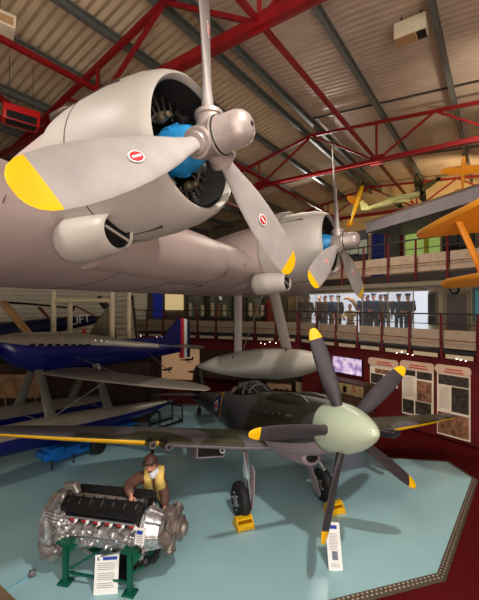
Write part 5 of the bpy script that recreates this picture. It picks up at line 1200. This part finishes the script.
# ------------------------------------------------------------------ hanging model aircraft
def model(label, c, fwd, roll_, span, length, m, wm, biplane=False, tilt=0.0):
    r = thing('model_aircraft', label, 'model aircraft', c); f = V(fwd).normalized()
    s_ = f.cross(V((0, 0, 1))).normalized(); u = s_.cross(f); s_, u = s_*math.cos(roll_)+u*math.sin(roll_), u*math.cos(roll_)-s_*math.sin(roll_)
    c = V(c); L_ = length
    b = MB(); rings = []
    for t, k in ((.5, .3), (.47, .7), (.3, 1), (0, .95), (-.25, .55), (-.48, .2)): rings.append([c+f*L_*t+(s_*math.cos(a)*.8+u*math.sin(a))*L_*.07*k for a in [2*math.pi*q/14 for q in range(14)]])
    b.loft(rings); b.build('fuselage', m, r, 60)
    for h in ((0,) if not biplane else (-.05, .15)):
        b = MB(); b.loft([airfoil(c+f*L_*(.22-.05*abs(y))+s_*span*.5*y+u*L_*(h+.03*abs(y)), L_*.2*math.sqrt(max(.06, 1-.93*y*y)), .12, 14, fwd=f, up=u) for y in (-1, -.9, -.5, 0, .5, .9, 1)]); b.build('wing', wm, r, 60)
    if biplane:
        b = MB()
        for y in (-.6, .6): b.bar(c+s_*span*.5*y+f*L_*.15-u*L_*.05, c+s_*span*.5*y+f*L_*.15+u*L_*.15, .02, .02)
        b.build('strut', m, r)
    b = MB(); b.loft([airfoil(c-f*L_*.36+s_*span*.17*y, L_*.13*math.sqrt(max(.1, 1-.9*y*y)), .1, 12, fwd=f, up=u) for y in (-1, -.7, 0, .7, 1)]); b.build('tailplane', wm, r, 60)
    b = MB(); b.prism([c-f*L_*.34+s_*.01, c-f*L_*.44+u*L_*.16+s_*.01, c-f*L_*.5+u*L_*.15+s_*.01, c-f*L_*.5+s_*.01], -s_*.02); b.build('tail_fin', wm, r)
    b = MB(); b.lathe(c+f*L_*.5, f, [(0, .05*L_), (.04*L_, .04*L_), (.08*L_, .01*L_)], 10); b.bar(c+f*L_*.53-u*L_*.13, c+f*L_*.53+u*L_*.13, .03*L_, .01); b.build('propeller', m_black, r)
    b = MB(); b.tube([c, V((c.x, c.y, ZB+1.2))], .006, 5); b.build('hanging_wire', m_steel, r)
m_cammodel = camo('model_camo', (120, 110, 60), (60, 62, 40), 4)
model('yellow model biplane hanging above the orange wing tip', U(463, 175, 9.8), (-.25, -.5, .95), .35, 1.1, 1.0, m_orange, m_orange, True)
model('small camouflaged model fighter hanging left of the yellow biplane', U(416, 193, 13.5), (.8, -.3, .5), .6, 1.5, 1.6, m_cammodel, m_cammodel)
model('pale green brightly lit model fighter under the roof', U(390, 202, 13.0), (.9, -.2, .22), -.35, 2.6, 2.0, mat('model_pale', (206, 206, 140), .5), mat('model_pale', (206, 206, 140)))
model('slim yellow model glider hanging nearly upright left of the pale fighter', U(356, 206, 13.5), (.25, -.2, .95), .5, .9, 1.5, m_yellow, m_orange)
b = MB(); b.tube([U(334, 150, 7.3), U(333.5, 110, 9.5)], .01, 5)
b.free if False else None
tag(b.build('hanging_cable', m_steel), 'thin grey cable rising above the far top propeller blade', 'cable')

# ------------------------------------------------------------------ ceiling fittings
def acunit(label, c, rt, size, m1):
    r = thing('ceiling_unit', label, 'air unit', c)
    b = MB(); b.box(c, size, rt, bev=.02); b.build('casing', m1, r)
    f_ = V(c)+rt@V((0, 0, -size[2]/2-.006))
    b = MB(); b.box(f_+rt@V((size[0]*.33, 0, 0)), (size[0]*.28, size[1]*.8, .016), rt); b.build('grille', m_black, r)
    b = MB(); b.box(f_+rt@V((-size[0]*.16, 0, 0)), (size[0]*.62, size[1]*.9, .012), rt); b.build('under_board', m_tan, r)
    for q in (-.3, .3): b = MB(); p = V(c)+rt@V((size[0]*q, 0, size[2]/2)); b.tube([p, V((p.x, p.y, p.z+.45))], .015, 6); b.build('bracket', m_slab, r)
    return r
rtB = M((-QD, PD, V((0, 0, 1)))).transposed()
acunit('cream ceiling unit with black grille under the right roof', U(411, 30, 7.0), rtB, (.56, .3, .3), mat('cream_casing', (224, 210, 180), .5))
r = thing('unit_heater', 'red box heater with dark grille hanging at upper left', 'heater', U(21, 118, 7.2))
hx = (U(34, 121, 7.2)-U(6, 112, 6.6)).normalized(); hx = V((.8, .6, -.04)).normalized(); hy = V((-.6, .8, 0)); rtH = M((hx, hy, hx.cross(hy))).transposed()
c = U(21, 118, 7.2); b = MB(); b.box(c, (.62, .34, .3), rtH, bev=.02); b.build('casing', m_heater, r)
b = MB(); b.box(c+rtH@V((0, -.05, -.155)), (.5, .22, .02), rtH)
b.box(c+rtH@V((0, -.175, -.06)), (.5, .02, .14), rtH); b.build('grille', m_black, r)
b = MB()
for q in (-.2, .2): p = c+rtH@V((q, 0, .15)); b.tube([p, V((p.x, p.y, roofz(9)-.1))], .006, 5)
b.build('bracket', m_slab, r)
r = thing('cream_speaker', 'cream box speaker cut off by the upper left frame edge', 'speaker', U(0, 20, 6.0))
c = U(-1, 23, 6.0); b = MB(); b.box(c, (.45, .4, .22), rtH, bev=.03); b.build('casing', mat('cream_casing', (224, 210, 180)), r); b = MB(); b.box(c+rtH@V((0, -.205, -.02)), (.36, .015, .12), rtH); b.build('grille', m_tan, r)
b = MB(); b.bar(c, V((c.x, c.y, roofz(7.5))), .03, .03); b.build('bracket', m_slab, r)

# ------------------------------------------------------------------ light
def area(loc, aim, size, energy, col, name='area_lamp', sy=None):
    l = bpy.data.lights.new(name, 'AREA'); l.energy = energy; l.color = col; l.size = size
    if sy: l.shape = 'RECTANGLE'; l.size_y = sy
    o = bpy.data.objects.new(name, l); C.objects.link(o); o.location = loc
    o.rotation_euler = (V(aim)-V(loc)).to_track_quat('-Z', 'Y').to_euler(); return o
def spot(loc, aim, energy, col, ang=60, r=.1, blend=.6, name='spot_lamp_light'):
    l = bpy.data.lights.new(name, 'SPOT'); l.energy = energy; l.color = col; l.spot_size = R(ang); l.spot_blend = blend; l.shadow_soft_size = r
    o = bpy.data.objects.new(name, l); C.objects.link(o); o.location = loc
    o.rotation_euler = (V(aim)-V(loc)).to_track_quat('-Z', 'Y').to_euler(); return o
WARM, NEU = (1, .84, .68), (1, .95, .88)
spot((2.2, .8, 9.2), (1.6, 6.4, 0), 1900, NEU, 75, .12)
spot((-5.5, 1.5, 9.0), (-2.2, 6.0, .3), 1700, NEU, 75, .3)
area((0, -3.5, 7.5), (0, 7, 3.5), 6, 560, NEU)
area((1.5, -3.5, .8), (1.5, 7, 8.5), 6, 900, (1, .86, .76))  # added fill low behind the camera, aimed up to brighten the roof
spot((5.0, 5.5, 9.0), (8, 12.5, 3.0), 520, WARM, 95, .2)
spot((8.5, 13.0, 7.6), (8.6, 17.5, 9.2), 380, (1, .74, .4), 120, .2)
spot((6.0, 8.2, 7.6), (6.2, 8.9, 10), 110, WARM, 120, .1)  # added uplight, its warm patch stands in for a lamp reflection on the sheets
spot((-8, 9.5, 8.6), (-5, 14, 2), 520, WARM, 90, .2)
area((2.5, 11, 8.2), (2.5, 11, 0), 3, 200, WARM)
spot((-7.5, 5.5, 3.8), (-4.2, 7.6, 0), 170, WARM, 60, .1)
area((3.5, 17.0, 8.3), (1.2, 5.3, 0), .5, 130, NEU)
pc = GR(GRt(350, 1.62), 1.62, Z1+1.84); qc = GR(GRt(355, 2.2), 2.2, Z1+1.0)
area(pc, qc, .2, 16, (1, .97, .92), 'showcase_lamp', None).data.size = 3.4
l_ = bpy.data.objects['showcase_lamp']; l_.data.shape = 'RECTANGLE'; l_.data.size = 3.6; l_.data.size_y = .12
l_.rotation_euler = M((GA, (GB*-.4+V((0, 0, -.9))).normalized().cross(GA)*-1, (GB*-.4+V((0, 0, .9))).normalized())).transposed().to_euler()
w = bpy.data.worlds.new('World'); bpy.context.scene.world = w; w.use_nodes = True
w.node_tree.nodes['Background'].inputs[0].default_value = (.95, .86, .78, 1); w.node_tree.nodes['Background'].inputs[1].default_value = .24

cam = bpy.data.cameras.new('camera'); co = bpy.data.objects.new('camera', cam); C.objects.link(co)
co.location = (0, 0, EYE); co.rotation_euler = (R(90), 0, 0)
cam.sensor_fit = 'AUTO'; cam.sensor_width = 36; cam.lens = 36*F/600; cam.shift_y = 5/600; cam.clip_start = .05
bpy.context.scene.camera = co
vs = bpy.context.scene.view_settings; vs.view_transform = 'Standard'; vs.look = 'None'; vs.exposure = 0.0
